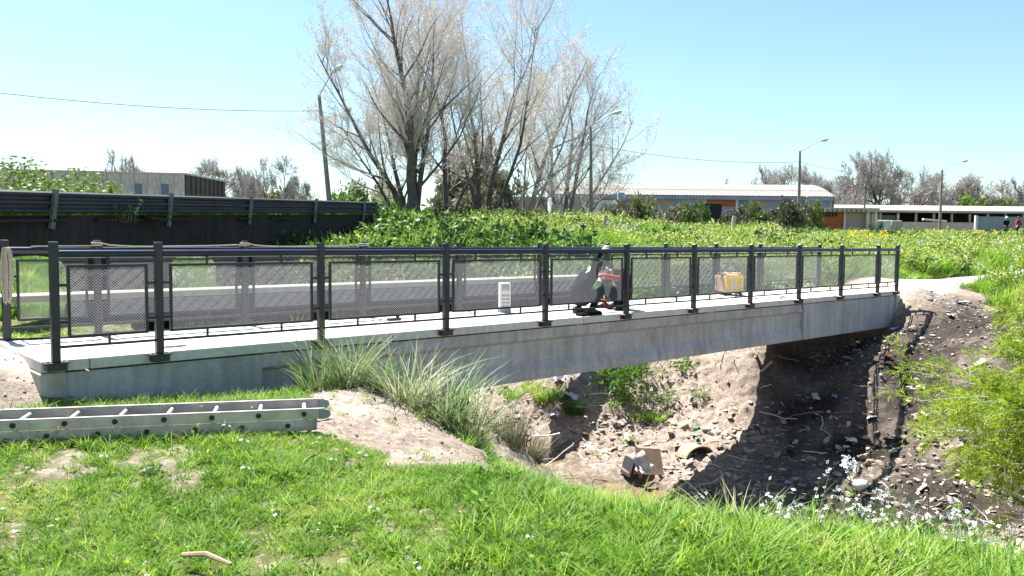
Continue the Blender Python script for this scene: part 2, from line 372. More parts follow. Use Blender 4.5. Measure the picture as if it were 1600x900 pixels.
def pathd(x, y, P):
    best = np.full(np.shape(x), 1e9)
    for (a, b), (c, d) in zip(P[:-1], P[1:]):
        t = np.clip(((x-a)*(c-a)+(y-b)*(d-b))/((c-a)**2+(d-b)**2), 0, 1)
        best = np.minimum(best, np.hypot(x-a-t*(c-a), y-b-t*(d-b)))
    return best
def uv_of(x, y): return (x-A0.x)*BD.x+(y-A0.y)*BD.y, (x-A0.x)*BN.x+(y-A0.y)*BN.y
def dirt_mask(x, y):
    """1 = bare soil, 0 = green"""
    x = np.asarray(x, float); y = np.asarray(y, float)
    jx = x+.22*fbm(x, y, 2.2); jy = y+.22*fbm(x+40, y, 2.2)
    z = zbase(x, y)
    m = inpoly(jx, jy, SPUR).astype(float)
    for b in BARE: m = np.maximum(m, inpoly(jx, jy, b)*(.62 if b is not BARE[2] else 1.0))
    # creek gully and the cut right bank
    u, v = uv_of(jx, jy); cd = creek_d(jx, jy)
    gul = (z < -.95+.3*fbm(x, y, .5)) & (y > 6.2) & (y < 24+1.5*fbm(x, y, .3)) & ~((x < 2.2) & (y < 8.8) & (x > .0)) & ~((x < -2.2) & (v > 1))
    m = np.maximum(m, gul.astype(float))
    rb = (jx > 5.4) & (jx < 12.2+1.2*fbm(x, y, .6)-.18*(jy-20)**2*(jy > 20)) & (jy > 12.5) & (jy < 21.8+.15*(jx-8)) & ~((jx > 10.4+.3*fbm(x,y,1.5)) & (jy < 20.5) & (jx-10.4 > (20.5-jy)*-.1+1.1)) 
    m = np.maximum(m, rb.astype(float))
    m = np.maximum(m, sstep(-pathd(jx, jy, PATH_R), -1.05, -.75))
    m = np.maximum(m, sstep(-pathd(jx, jy, PATH_C), -.95, -.65))
    m = np.maximum(m, ((u > -.3) & (u < BL+.4) & (v > .2) & (v < BW+.3))*1.0)
    return np.clip(m, 0, 1)
def zfine(x, y, dm=None):
    z = zbase(x, y); 
    if dm is None: dm = dirt_mask(x, y)
    far = 1-sstep(y, 22, 40)
    amp = (.035+.0*dm)+dm*.055*sstep(-z, .3, 1.6)
    path = np.maximum(sstep(-pathd(x, y, PATH_R), -1.2, -.6), sstep(-pathd(x, y, PATH_C), -1.1, -.5))
    n = fbm(x, y, .9, 5, .55)*1.5
    rough = np.abs(fbm(x+9, y, 4.5, 4, .6))*dm
    z = z+far*(amp*n*(1-.8*path)+rough*.15*(.35+sstep(-z, .2, 1.5))*(1-.9*path))+(1-far)*.12*fbm(x, y, .25, 3)
    return z
def zg(x, y): return float(zfine(np.array([float(x)]), np.array([float(y)]))[0])

def axis(segs):
    a = []
    for s, e, st in segs: a += list(np.arange(s, e, st))
    return np.array(a+[segs[-1][1]])
gx = axis([(-900,-300,60),(-300,-100,16),(-100,-35,4),(-35,-14,.8),(-14,-7,.2),(-7,11.5,.06),(11.5,18,.2),(18,45,.8),(45,110,4),(110,300,16),(300,900,60)])
gy = axis([(-120,-20,20),(-20,0,2),(0,3.4,.25),(3.4,21.5,.06),(21.5,30,.16),(30,60,.6),(60,130,3),(130,400,20),(400,1800,100)])
X, Y = np.meshgrid(gx, gy); xf, yf = X.ravel(), Y.ravel()
dm = dirt_mask(xf, yf); zf = zfine(xf, yf, dm)
nx, ny = len(gx), len(gy); idx = np.arange(nx*ny).reshape(ny, nx)
q = np.stack([idx[:-1, :-1], idx[:-1, 1:], idx[1:, 1:], idx[1:, :-1]], -1).reshape(-1, 4)
gme = np_mesh('ground', np.c_[xf, yf, zf], q, True)
fattr(gme, 'dirt', dm)
zb = zbase(xf, yf)
mud = sstep(-zb, 1.3, 2.6)*dm
# dark turned soil on the right bank, plus painted shade under the bridge
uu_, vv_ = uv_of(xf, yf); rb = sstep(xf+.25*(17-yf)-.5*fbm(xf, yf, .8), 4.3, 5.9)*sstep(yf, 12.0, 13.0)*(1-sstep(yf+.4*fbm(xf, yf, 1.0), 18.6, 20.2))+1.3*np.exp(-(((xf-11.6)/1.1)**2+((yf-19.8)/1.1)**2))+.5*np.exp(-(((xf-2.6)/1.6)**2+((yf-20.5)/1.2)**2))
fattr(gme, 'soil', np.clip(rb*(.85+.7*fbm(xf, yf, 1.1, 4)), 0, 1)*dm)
fattr(gme, 'wet', np.clip(sstep(-zf, 3.22, 3.36), 0, 1)*(yf > 8))
fattr(gme, 'path', np.maximum(sstep(-pathd(xf, yf, PATH_R), -1.1, -.5), sstep(-pathd(xf, yf, PATH_C), -1.0, -.4)))
def ground_mat():
    m, t, bs, out = nodes('ground_soil_and_turf')
    def A(n):
        a = t.nodes.new('ShaderNodeAttribute'); a.attribute_name = n; return a.outputs['Fac']
    n1 = noise(t, 1.1, 8, .65); n2 = noise(t, 9, 8, .7); n3 = noise(t, 55, 5, .7); n0 = noise(t, .12, 5, .6)
    sand = ramp(t, n1.outputs[0], [(.3, (.20, .16, .13)), (.5, (.285, .235, .195)), (.7, (.37, .31, .265))]).outputs[0]
    sand = mix(t, sand, ramp(t, n2.outputs[0], [(.36, (.48, .44, .41)), (.52, (1.0,)*3), (.66, (1.22,)*3)]).outputs[0], .85, 'MULTIPLY')
    sand = mix(t, sand, ramp(t, n3.outputs[0], [(.36, (.45, .42, .4)), (.52, (1.05,)*3)]).outputs[0], .7, 'MULTIPLY')
    soil = ramp(t, n2.outputs[0], [(.3, (.012, .010, .009)), (.55, (.042, .033, .027)), (.75, (.125, .10, .082))]).outputs[0]  # bank soil; near-black stops also deepen the bridge shadow by colour
    wetc = ramp(t, n2.outputs[0], [(.3, (.07, .055, .04)), (.7, (.19, .15, .11))]).outputs[0]
    pathc = ramp(t, n2.outputs[0], [(.3, (.48, .40, .32)), (.7, (.62, .54, .45))]).outputs[0]
    turf = ramp(t, n1.outputs[0], [(.28, (.055, .06, .024)), (.5, (.095, .105, .04)), (.72, (.19, .165, .085))]).outputs[0]
    turf = mix(t, turf, ramp(t, n3.outputs[0], [(.3, (.5, .5, .45)), (.6, (1.2, 1.15, 1.0))]).outputs[0], .8, 'MULTIPLY')
    thatch = ramp(t, n3.outputs[0], [(.35, (.10, .075, .045)), (.5, (.34, .28, .17)), (.65, (.50, .42, .29))]).outputs[0]
    turf = mix(t, turf, thatch, ramp(t, n2.outputs[0], [(.5, (0,)*3), (.62, (.85,)*3)]).outputs[0])
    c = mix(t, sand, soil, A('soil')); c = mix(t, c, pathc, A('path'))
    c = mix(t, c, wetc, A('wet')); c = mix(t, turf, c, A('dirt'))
    t.links.new(c, bs.inputs['Base Color']); bs.inputs['Roughness'].default_value = .95
    bs.inputs['Specular IOR Level'].default_value = .2
    ad = N(t, 'ShaderNodeMath', operation='ADD'); t.links.new(n2.outputs[0], ad.inputs[0])
    ml = N(t, 'ShaderNodeMath', operation='MULTIPLY'); ml.inputs[1].default_value = .35
    t.links.new(n3.outputs[0], ml.inputs[0]); t.links.new(ml.outputs[0], ad.inputs[1])
    bump(t, bs, ad.outputs[0], .8, .035)
    return m
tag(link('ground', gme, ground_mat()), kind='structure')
# creek water
m, t, bs, out = nodes('muddy_water'); n = noise(t, .9, 4)
t.links.new(ramp(t, n.outputs[0], [(.3, (.13, .095, .055)), (.7, (.24, .17, .10))]).outputs[0], bs.inputs['Base Color'])
bs.inputs['Roughness'].default_value = .08; nb = noise(t, 7, 3); bump(t, bs, nb.outputs[0], .12, .02); M['water'] = m
cp = [(20,11.3),(14,11.6),(9,12),(6.1,12.4),(3.8,13.6),(2.2,14.9),(1.0,16.3),(.6,18),(-1,20.4),(-3.5,23)]
wv = []; wf = []
for i, (a, b) in enumerate(cp):
    p0 = Vector(cp[max(i-1, 0)]); p1 = Vector(cp[min(i+1, len(cp)-1)]); d = (p1-p0).normalized(); nn = Vector((-d.y, d.x))
    for s in (-1.6, 1.6): wv.append((a+nn.x*s*.8, b+nn.y*s*.8, -3.375))
    if i: k = 2*i; wf.append((k-2, k-1, k+1, k))
wm = bpy.data.meshes.new('creek_water'); wm.from_pydata(wv, [], wf)
tag(link('creek_water', wm, M['water']), kind='structure')

# ---------------------------------------------------------------- scatter with geometry nodes
def proto_col(name, protos):
    c = bpy.data.collections.new(name)
    for i, (nm, me) in enumerate(protos):
        o = bpy.data.objects.new('%s_%02d' % (nm, i), me); c.objects.link(o)
    return c
def scatter(name, coll, P, rot, scl, idx, label=None, cat=None, kind='stuff'):
    me = bpy.data.meshes.new(name); P = np.asarray(P, np.float32)
    me.vertices.add(len(P)); me.vertices.foreach_set('co', P.ravel())
    a = me.attributes.new('rot', 'FLOAT_VECTOR', 'POINT'); a.data.foreach_set('vector', np.asarray(rot, np.float32).ravel())
    a = me.attributes.new('scl', 'FLOAT_VECTOR', 'POINT'); s = np.asarray(scl, np.float32)
    if s.ndim == 1: s = np.repeat(s[:, None], 3, 1)
    a.data.foreach_set('vector', s.ravel())
    a = me.attributes.new('idx', 'INT', 'POINT'); a.data.foreach_set('value', np.asarray(idx, np.int32))
    o = bpy.data.objects.new(name, me); COL.objects.link(o)
    g = bpy.data.node_groups.new(name+'_scatter', 'GeometryNodeTree')
    g.interface.new_socket('Geometry', in_out='INPUT', socket_type='NodeSocketGeometry')
    g.interface.new_socket('Geometry', in_out='OUTPUT', socket_type='NodeSocketGeometry')
    gi = g.nodes.new('NodeGroupInput'); go = g.nodes.new('NodeGroupOutput')
    ci = g.nodes.new('GeometryNodeCollectionInfo'); ci.inputs[0].default_value = coll
    ci.inputs['Separate Children'].default_value = True; ci.inputs['Reset Children'].default_value = True
    ip = g.nodes.new('GeometryNodeInstanceOnPoints'); ip.inputs['Pick Instance'].default_value = True
    def na(nm, ty):
        n = g.nodes.new('GeometryNodeInputNamedAttribute'); n.data_type = ty; n.inputs['Name'].default_value = nm
        return [s for s in n.outputs if s.enabled and s.name == 'Attribute'][0]
    L = g.links.new
    L(gi.outputs[0], ip.inputs['Points']); L(ci.outputs[0], ip.inputs['Instance'])
    L(na('idx', 'INT'), ip.inputs['Instance Index']); L(na('rot', 'FLOAT_VECTOR'), ip.inputs['Rotation'])
    L(na('scl', 'FLOAT_VECTOR'), ip.inputs['Scale']); L(ip.outputs[0], go.inputs[0])
    md = o.modifiers.new('scatter', 'NODES'); md.node_group = g
    return tag(o, label, cat, kind=kind)

def blades(rng, n, spread, hmin, hmax, wid, lean=.5, curl=.6, seg=3, spiky=1.0):
    """bundle of tapering curved blades, returns V, quads"""
    a = rng.uniform(0, 2*np.pi, n); r = spread*np.sqrt(rng.random(n)); bx = r*np.cos(a); by = r*np.sin(a)
    h = rng.uniform(hmin, hmax, n); da = a+rng.normal(0, .7, n); le = lean*rng.uniform(.1, 1, n); cu = curl*rng.uniform(.2, 1.2, n)
    fa = da+np.pi/2+rng.normal(0, .5, n); V = []
    for s in range(seg+1):
        t = s/seg; th = le+cu*t*1.2
        horiz = h*(le*t+cu*t*t)*.8; up = h*(t-.42*cu*t*t)*np.cos(le*.6)
        cx = bx+np.cos(da)*horiz; cy = by+np.sin(da)*horiz
        ww = wid*(1-t**1.6*.92)*.5*rng.uniform(.7, 1.3, n) if s == 0 else wid*(1-t**1.6*.92)*.5
        V.append(np.stack([np.stack([cx-np.cos(fa)*ww, cy-np.sin(fa)*ww, up], -1), np.stack([cx+np.cos(fa)*ww, cy+np.sin(fa)*ww, up], -1)], 1))
    V = np.stack(V, 1)  # n, seg+1, 2, 3
    base = (np.arange(n)*(seg+1)*2)[:, None]; k = (np.arange(seg)*2)[None]
    q = np.stack([base+k, base+k+1, base+k+3, base+k+2], -1).reshape(-1, 4)
    return V.reshape(-1, 3), q
def join(parts):
    V = []; Q = []; n = 0; MI = []
    for p in parts:
        v, q = p[0], p[1]; V.append(v); Q.append(q+n); n += len(v); MI.append(np.full(len(q), p[2] if len(p) > 2 else 0))
    return np.concatenate(V), np.concatenate(Q), np.concatenate(MI)
def mesh_multi(name, parts, mats, smooth=False):
    V, Q, MI = join(parts); me = np_mesh(name, V, Q, smooth)
    for mm in mats: me.materials.append(mm)
    me.polygons.foreach_set('material_index', MI.astype(np.int32)); return me
def leaves(rng, C, size, up=.3, asp=.5, dirs=None):
    """leaf quads (rhombus) centred at C (n,3)"""
    n = len(C); s = size*rng.uniform(.6, 1.3, n)[:, None]
    d = rng.normal(size=(n, 3)) if dirs is None else dirs+rng.normal(size=(n, 3))*.45
    d[:, 2] = d[:, 2]*.6+up*.3; d /= np.linalg.norm(d, axis=1)[:, None]
    r = rng.normal(size=(n, 3)); r[:, 2] *= .45; sdv = np.cross(d, r); sdv /= np.linalg.norm(sdv, axis=1)[:, None]+1e-9
    V = np.stack([C, C+d*s*.45+sdv*s*asp*.5, C+d*s, C+d*s*.45-sdv*s*asp*.5], 1).reshape(-1, 3)
    return V, np.arange(n*4).reshape(-1, 4)
def tubes(poly, rad, n=3):
    """poly (B,S,3), rad (B,S) -> V,quads"""
    B, S, _ = poly.shape; t = np.empty_like(poly); t[:, 1:-1] = poly[:, 2:]-poly[:, :-2]; t[:, 0] = poly[:, 1]-poly[:, 0]; t[:, -1] = poly[:, -1]-poly[:, -2]
    t /= np.linalg.norm(t, axis=2)[..., None]+1e-9
    ref = np.where(np.abs(t[:, :1, 2:3]) > .8, np.array([1., 0, 0]), np.array([0, 0, 1.]))
    u = np.cross(t, np.broadcast_to(ref, t.shape)); u /= np.linalg.norm(u, axis=2)[..., None]+1e-9; v = np.cross(t, u)
    a = 2*np.pi*np.arange(n)/n
    V = poly[:, :, None]+rad[:, :, None, None]*(u[:, :, None]*np.cos(a)[:, None]+v[:, :, None]*np.sin(a)[:, None])
    base = np.arange(B)[:, None, None]*S*n+np.arange(S-1)[None, :, None]*n; k = np.arange(n)[None, None]; k2 = (k+1) % n
    q = np.stack([base+k, base+k2, base+k2+n, base+k+n], -1).reshape(-1, 4)
    return V.reshape(-1, 3), q

# ---------------------------------------------------------------- trees: branches grown level by level
def grow(rng, starts, dirs, lens, rads, levels):
    """starts (B,3) ... levels: dicts(seg, wig, up, k, ang, lr, rr, t0, n, droop)"""
    out = []; P, D, L, R = (np.asarray(a, float) for a in (starts, dirs, lens, rads))
    for li, lv in enumerate(levels):
        B = len(P); S = lv['seg']; pts = [P]; d = D/np.linalg.norm(D, axis=1)[:, None]; tang = [d]
        for s in range(S):
            d = d+rng.normal(size=(B, 3))*lv['wig']; d[:, 2] += lv['up']*(1 if s < S*.7 or not lv.get('droop') else 0)-lv.get('droop', 0)*(s/S)
            d /= np.linalg.norm(d, axis=1)[:, None]; pts.append(pts[-1]+d*(L/S)[:, None]); tang.append(d)
        poly = np.stack(pts, 1); tang = np.stack(tang, 1)
        tt = np.linspace(0, 1, S+1)[None]; end = lv.get('end', .35)
        rad = R[:, None]*(1-(1-end)*tt)
        out.append((poly, rad, lv['n']))
        if li == len(levels)-1: break
        nx_ = levels[li+1]; K = nx_['k']; t0 = nx_['t0']
        t = t0+(1-t0)*(np.arange(K)[None]+rng.uniform(0, .9, (B, K)))/K; t = np.clip(t, 0, .999)
        fi = t*S; i0 = fi.astype(int); fr = fi-i0; b = np.arange(B)[:, None]
        p = poly[b, i0]*(1-fr[..., None])+poly[b, i0+1]*fr[..., None]; tg = tang[b, i0+1]
        rr = R[:, None]*(1-(1-end)*t)
        ax = rng.normal(size=(B, K, 3)); perp = ax-(ax*tg).sum(-1, keepdims=True)*tg; perp /= np.linalg.norm(perp, axis=-1, keepdims=True)
        ang = nx_['ang']*rng.uniform(.6, 1.3, (B, K))[..., None]
        nd = tg*np.cos(ang)+perp*np.sin(ang)
        nl = L[:, None]*nx_['lr']*rng.uniform(.65, 1.25, (B, K))*(1.15-.55*t)
        P, D, L, R = p.reshape(-1, 3), nd.reshape(-1, 3), nl.ravel(), np.minimum(rr*nx_['rr'], R[:, None]).ravel()
        R = np.maximum(R, nx_.get('rmin', .004))
    return out
def tree_meshes(rng, br, split=2, bud=0, budsize=.07):
    """trunk+limbs mesh data, twigs mesh data"""
    thick = [tubes(p, r, n) for p, r, n in br[:split]]; thin = [tubes(p, r, n) for p, r, n in br[split:]]
    V, Q, _ = join(thick); V2, Q2, _ = join(thin); B = None
    if bud:
        pl = br[-1][0]; nb = len(pl); ii = rng.integers(0, nb, bud); jj = rng.integers(1, pl.shape[1], bud)
        B = leaves(rng, pl[ii, jj], budsize)
    return (V, Q), (V2, Q2), B
def put_tree(name, label, base, data, bark, twig, leafm=None, group=None, rz=0, sc=1.0):
    root = thing(name, label, 'tree', base, rz, group); root.scale = (sc,)*3
    link('trunk', np_mesh('trunk', *data[0], True), bark, root)
    cr = link('crown', np_mesh('crown', *data[1]), twig, root)
    if data[2] is not None: link('leaves', np_mesh('leaves', *data[2]), leafm or M['bud'], cr)
    return root
# ---------------------------------------------------------------- footbridge
FB = thing('footbridge', 'grey concrete footbridge with dark steel mesh railings spanning the gully', 'footbridge', A0, TH)
POSTS = [0]+[.932+1.8*i for i in range(10)]+[BL]
SLABX = [-.12, .30, 3.75, 7.20, 10.65, 14.10, 17.55, BL+.22]
for a, b in zip(SLABX[:-1], SLABX[1:]):
    MB().bbox((a+.006, .045, -.105), (b-.006, BW-.045, 0)).build('deck_slab', M['deck'], FB, bevel=.006)
def girder(v0, v1):
    s = 1 if v1 > v0 else -1
    w_ = abs(v1-v0)
    full = [(0, -.125), (0, -.86), (w_, -.86), (w_, -.125)]
    prof = [(0, -.125), (0, -.265), (.022, -.285), (.075, -.315), (.075, -.60), (.03, -.70), (.012, -.74), (.012, -.86), (w_-.02, -.86), (w_-.02, -.74), (w_-.08, -.60), (w_-.08, -.315), (w_, -.265), (w_, -.125)]
    mb = MB(); ys = lambda a: v0+s*a
    def ring(pr, u): return [(u, ys(a), z) for a, z in pr]
    def sweep(pr, u0, u1):
        n = len(pr); mb.add(ring(pr, u0)+ring(pr, u1), [(i, (i+1) % n, (i+1) % n+n, i+n) for i in range(n)]+[tuple(range(n)), tuple(range(n, 2*n))])
    sweep(full, .105, 2.05); sweep(prof, 2.052, 13.9); sweep(full, 13.902, BL+.08)
    return mb
g = girder(.075, .50).build('girder', M['girder'], FB); g2 = girder(BW-.075, BW-.50).build('girder', M['girder'], FB)
for u in (3.0, 8.9, 13.6):     # cross diaphragms
    MB().bbox((u, .50, -.70), (u+.15, BW-.50, -.13)).build('cross_beam', M['girder'], FB)
for u0, u1 in ((-.13, .10), (BL+.085, BL+.30)):
    MB().bbox((u0, .038 if u0 < 0 else .02, -1.15), (u1, BW-.02, -.112)).build('end_wall', M['pale_concrete'] if u0 < 0 else M['girder'], FB, bevel=.012)

def strand_mesh(name, L, H, pw=.031, ph=.027, wdt=.0050, alpha=38, th_=.0016):
    """expanded metal: staggered diamonds, every strand a tilted flat ribbon"""
    nxs = int(round(L/pw)); nzs = int(round(H/ph)); pw = L/nxs; ph = H/nzs; V = []; Q = []
    i, j = np.meshgrid(np.arange(nxs), np.arange(nzs*2), indexing='ij'); i = i.ravel(); j = j.ravel()
    ca, sa = math.cos(math.radians(alpha)), math.sin(math.radians(alpha)); n = 0
    for sg in (0, 1):
        # zig-zag rows: on level j the knuckles sit at x=i (even) or i+.5 (odd)
        x0 = (i+(j % 2)*.5)*pw; z0 = j*ph/2
        x1 = x0+(pw/2 if sg else -pw/2); z1 = z0+ph/2
        ok = (x1 >= -1e-6) & (x1 <= L+1e-6) & (x0 <= L+1e-6); a0, b0, a1, b1 = x0[ok], z0[ok], x1[ok], z1[ok]
        dx, dz = a1-a0, b1-b0; ln = np.hypot(dx, dz); px_, pz_ = -dz/ln, dx/ln
        sgn = np.sign(pz_); px_, pz_ = px_*sgn, pz_*sgn
        for (a, b) in ((a0, b0), (a1, b1)):
            for k in (-.5, .5):
                V.append(np.stack([a+px_*wdt*k*sa*.9, np.full(len(a), 1.0)*k*wdt*ca, b+pz_*wdt*k*sa], -1))
        m_ = len(a0); r = np.arange(m_); Q.append(np.stack([n+r, n+m_+r, n+3*m_+r, n+2*m_+r], -1)); n += 4*m_
    return np_mesh(name, np.concatenate(V), np.concatenate(Q))
STR = {}
def sq_tube(mb, p, q, w_): mb.beam(p, q, w_, w_)
def railing(v, outs):
    """outs=-1 : outer side is towards -v"""
    vc = v
    for u in POSTS:
        mb = MB(); mb.bbox((u-.036, vc-.036, -.005), (u+.036, vc+.036, 1.10)); p = mb.build('post', M['steel'], FB, bevel=.007)
        b = MB(); b.bbox((u-.085, vc-.05, -.085), (u+.085, vc+(.048 if outs < 0 else .05), -.006))
        b.bbox((u-.105, vc-.062, -.022), (u+.105, vc+.062, -.008)); b.build('bracket', M['steel'], p, bevel=.004)
        for du in (-.065, .065): MB().lathe([(.012, 0), (.012, .012)], (u+du, vc, -.008), 6).build('bolt', M['galv'], p)
    for a, b in zip(POSTS[:-1], POSTS[1:]):
        MB().tube([(a+.035, vc, .985), (b-.035, vc, .985)], .037, 14).build('handrail', M['rail_steel'], FB, smooth=True)
        r = MB(); r.bbox((a+.036, vc-.011, .115), (b-.036, vc+.011, .140)).build('bottom_rail', M['steel'], FB)
        f0, f1 = a+.105, b-.105; z0, z1 = .205, .885; t = .026
        fr = MB(); fr.bbox((f0, vc-t/2, z1-t), (f1, vc+t/2, z1)); fr.bbox((f0, vc-t/2, z0), (f1, vc+t/2, z0+t))
        fr.bbox((f0, vc-t/2, z0+t+.0005), (f0+t, vc+t/2, z1-t-.0005)); fr.bbox((f1-t, vc-t/2, z0+t+.0005), (f1, vc+t/2, z1-t-.0005))
        F = fr.build('panel_frame', M['steel'], FB)
        L = f1-f0-2*t; key = round(L, 2)
        if key not in STR:
            STR[key] = strand_mesh('mesh_infill', L, z1-z0-2*t); STR[key].materials.append(M['mesh'])
        e = link('mesh_infill', STR[key], None, F, (f0+t, vc, z0+t)); 
        if outs > 0: pass
        n = 1 if b-a < 1.2 else 2
        for k in range(n):
            uu = a+(b-a)*((.5,) if n == 1 else (.27, .73))[k]
            MB().bbox((uu-.010, vc-.010, z1), (uu+.010, vc+.010, .955)).build('upper_stub', M['steel'], FB)
            MB().bbox((uu-.010, vc-.010, .140), (uu+.010, vc+.010, z0)).build('lower_stub', M['steel'], FB)
        for zz in (.70, .36):
            MB().bbox((a+.036, vc-.012, zz-.014), (f0, vc+.012, zz+.014)).build('side_lug', M['steel'], FB)
            MB().bbox((f1, vc-.012, zz-.014), (b-.036, vc+.012, zz+.014)).build('side_lug', M['steel'], FB)
railing(0, -1); railing(BW, 1)
def bp(u, v, z=0): return A0+BD*u+BN*v+Vector((0, 0, z))
def u_at(px, v):
    rx, _ = ray(px, 430); o = A0+BN*v
    return (rx*o.y-o.x)/(BD.x-rx*BD.y)
# ropes
def hank(p, R, n, thick, drop, seed):
    rg = random.Random(seed); mb = MB(); p0_ = p
    for k in range(n):
        p = (p0_[0]+rg.uniform(-.03, .04), p0_[1]+rg.uniform(-.02, .02), p0_[2]); ph = rg.uniform(0, 6.28); rr = R*rg.uniform(.8, 1.15); d = drop*rg.uniform(.75, 1.1); a0 = rg.uniform(-.5, .5)
        pts = [(p[0]+rr*math.cos(a)*math.cos(a0), p[1]+rr*math.cos(a)*math.sin(a0)*.7, p[2]-d/2+d/2*math.sin(a)) for a in np.linspace(ph, ph+6.28, 15)]
        mb.tube(pts, thick, 6)
    return mb
pR = bp(0, BW, 1.0)
tag(hank((pR.x+.05, pR.y-.06, pR.z+.02), .032, 10, .011, .56, 3).build('rope_hank', M['rope'], smooth=True), 'pale rope hank hanging over the far rail at the left bridge end', 'rope')
mb = MB(); pu = [POSTS[i] for i in (1, 2, 3)]
def wrap(u, n=3):
    pts = []
    for k in range(n*10+1):
        a = 2*math.pi*k/10; pts.append(bp(u+.055*math.cos(a), BW+.055*math.sin(a), 1.035+.010*k/10+.01*math.sin(a*.5)))
    return pts
line = []
for i, u in enumerate(pu):
    line += wrap(u)
    if i < 2:
        u2 = pu[i+1]
        for k in range(1, 14):
            t = k/14; line.append(bp(u+(u2-u)*t, BW-.02, 1.06-.032*math.sin(math.pi*t**.8)-.004*math.sin(9*t)))
mb.tube([bp(POSTS[0]+.25, BW-.02, 1.028)]+[bp(.45, BW, 1.03)]+line, .009, 6)
tag(mb.build('tie_rope', M['rope'], smooth=True), 'thin pale rope tied round the first far railing posts', 'rope')
mb = MB(); mb.tube([bp(-.6+.55*k, BW-.12+.09*math.sin(k*1.9)+(.25 if k < 1 else 0), .012) for k in np.linspace(-1.2, 3.2, 30)], .012, 6)
tag(mb.build('ground_cable', M['litter_dark'], smooth=True), 'dark cable lying along the far edge at the left bridge end', 'cable')
# small items on the deck
q = bp(u_at(268, .30), .30, 0); root = thing('hand_tools', 'small heap of chisel and offcuts on deck by the second near post', 'tools', q, TH+.1)
MB().box((.05, 0, .012), (.20, .022, .018)).build('chisel', M['wood'], root); MB().box((-.06, .03, .010), (.12, .03, .014), Matrix.Rotation(.6, 3, 'Z')).build('offcut', M['galv'], root)
MB().box((-.10, -.03, .008), (.09, .016, .010), Matrix.Rotation(-.5, 3, 'Z')).build('offcut', M['rope'], root)
q = bp(u_at(616, 1.25), 1.25, 0); root = thing('dark_clamp', 'small dark metal clamp lying mid deck behind the third near panel', 'clamp', q, TH)
MB().box((0, 0, .02), (.20, .06, .035)).build('bar', M['black'], root); MB().box((.06, 0, .05), (.03, .05, .05)).build('jaw', M['black'], root)
# white louvred box
q = bp(u_at(787, 1.0), 1.0, 0); q = at(788, 488, z=0); root = thing('louvred_box', 'upright off-white louvred electrical box standing on the bridge deck', 'electrical box', q, .25)
MB().bbox((-.09, -.075, 0), (.09, .075, .06)).build('base', M['greybox'], root)
MB().bbox((-.085, -.07, .06), (.085, .07, .47)).build('case', M['cream'] if 0 else M['white'], root, bevel=.008)
pn = MB().bbox((-.06, -.077, .345), (.06, -.069, .44)).build('panel', M['greybox'], root)
for k in range(4):
    for j in range(2): MB().bbox((-.062+.07*j, -.076, .09+.055*k), (-.008+.07*j, -.069, .118+.055*k)).build('louvre_slot', M['greybox'], root)
MB().bbox((-.045, -.082, .36), (.045, -.076, .37)).build('handle', M['white'], root)
# generator
q = at(1147, 462, z=0); root = thing('generator', 'portable generator with yellow grille front beside a near railing post', 'generator', q, .18)
GW, GH, GD = .40, .46, .62
MB().bbox((-GW/2+.02, .02, .06), (GW/2-.02, GD-.02, GH-.05)).build('casing', M['cardboard'], root, bevel=.02)
fp = MB(); x0, x1, z0, z1 = -GW/2, GW/2, .06, GH-.03
cols = [(-.155, -.075), (-.045, .045), (.075, .155)]
fp.bbox((x0, -.01, z0), (x1, .03, z0+.06)); fp.bbox((x0, -.01, z1-.08), (x1, .03, z1))
xs = [x0]+[c for cc in cols for c in cc]+[x1]
for k in range(0, len(xs), 2): fp.bbox((xs[k], -.0095, z0+.0605), (xs[k+1], .0295, z1-.0805))
F_ = fp.build('front_panel', M['yellow'], root, bevel=.004)
for ci, (a, b) in enumerate(cols):
    for k in range(6):
        zc_ = z0+.075+k*.036
        MB().bbox((a, -.004, zc_), (b, .015, zc_+.018)).build('grille_bar', M['white'] if ci == 1 else M['yellow'], F_)
MB().bbox((x0+.02, .016, z0+.06), (x1-.02, .0195, z1-.08)).build('grille_back', M['cream'], F_)
hd = MB(); hd.tube([(-.15, .0, z1-.005), (-.14, .0, z1+.045), (.14, .0, z1+.045), (.15, .0, z1-.005)], .014, 8); hd.tube([(-.15, .5, z1-.03), (-.14, .5, z1+.04), (.14, .5, z1+.04), (.15, .5, z1-.03)], .014, 8)
for sx in (-.14, .14): hd.tube([(sx, 0, z1+.045), (sx, .5, z1+.04)], .012, 6)
hd.build('carry_frame', M['cream'], root, smooth=True)
MB().bbox((-.14, .08, GH-.05), (.14, .45, GH-.01)).build('fuel_tank', M['cream'], root, bevel=.02)
sk = MB(); sk.bbox((-.19, .0, .025), (-.15, GD, .05)); sk.bbox((.15, .0, .025), (.19, GD, .05)); sk.build('skid', M['black'], root)
for sx, yy in ((-.17, .06), (.17, .06), (-.17, .55), (.17, .55)): MB().lathe([(.028, 0), (.022, .028)], (sx, yy, 0), 10).build('rubber_foot', M['black'], root)
mb = MB(); g0 = bp(u_at(1170, .5), .35, .01); pts = []
for k in range(40):
    t = k/39; u = u_at(1172, .4)+.1+1.75*t; pts.append(bp(u, .42+.16*math.sin(t*9)+.1*math.sin(t*23+1), .01+(.02 if k % 9 == 0 else 0)))
mb.tube(pts, .007, 6); tag(mb.build('welding_cable', M['litter_dark'], smooth=True), 'loose cable snaking over the deck to the right of the generator', 'cable')
mb = MB(); ub = POSTS[8]; mb.tube([bp(ub+.02, -.03, .02), bp(ub+.03, -.075, -.01), bp(ub-.01, -.08, -.12), bp(ub+.03, -.08, -.2), bp(ub+.08, -.075, -.235)], .011, 6)
tag(mb.build('dangling_cable', M['black'], smooth=True), 'short black cable end dangling over the deck edge below a railing post', 'cable')
p_ = POSTS[8]; 

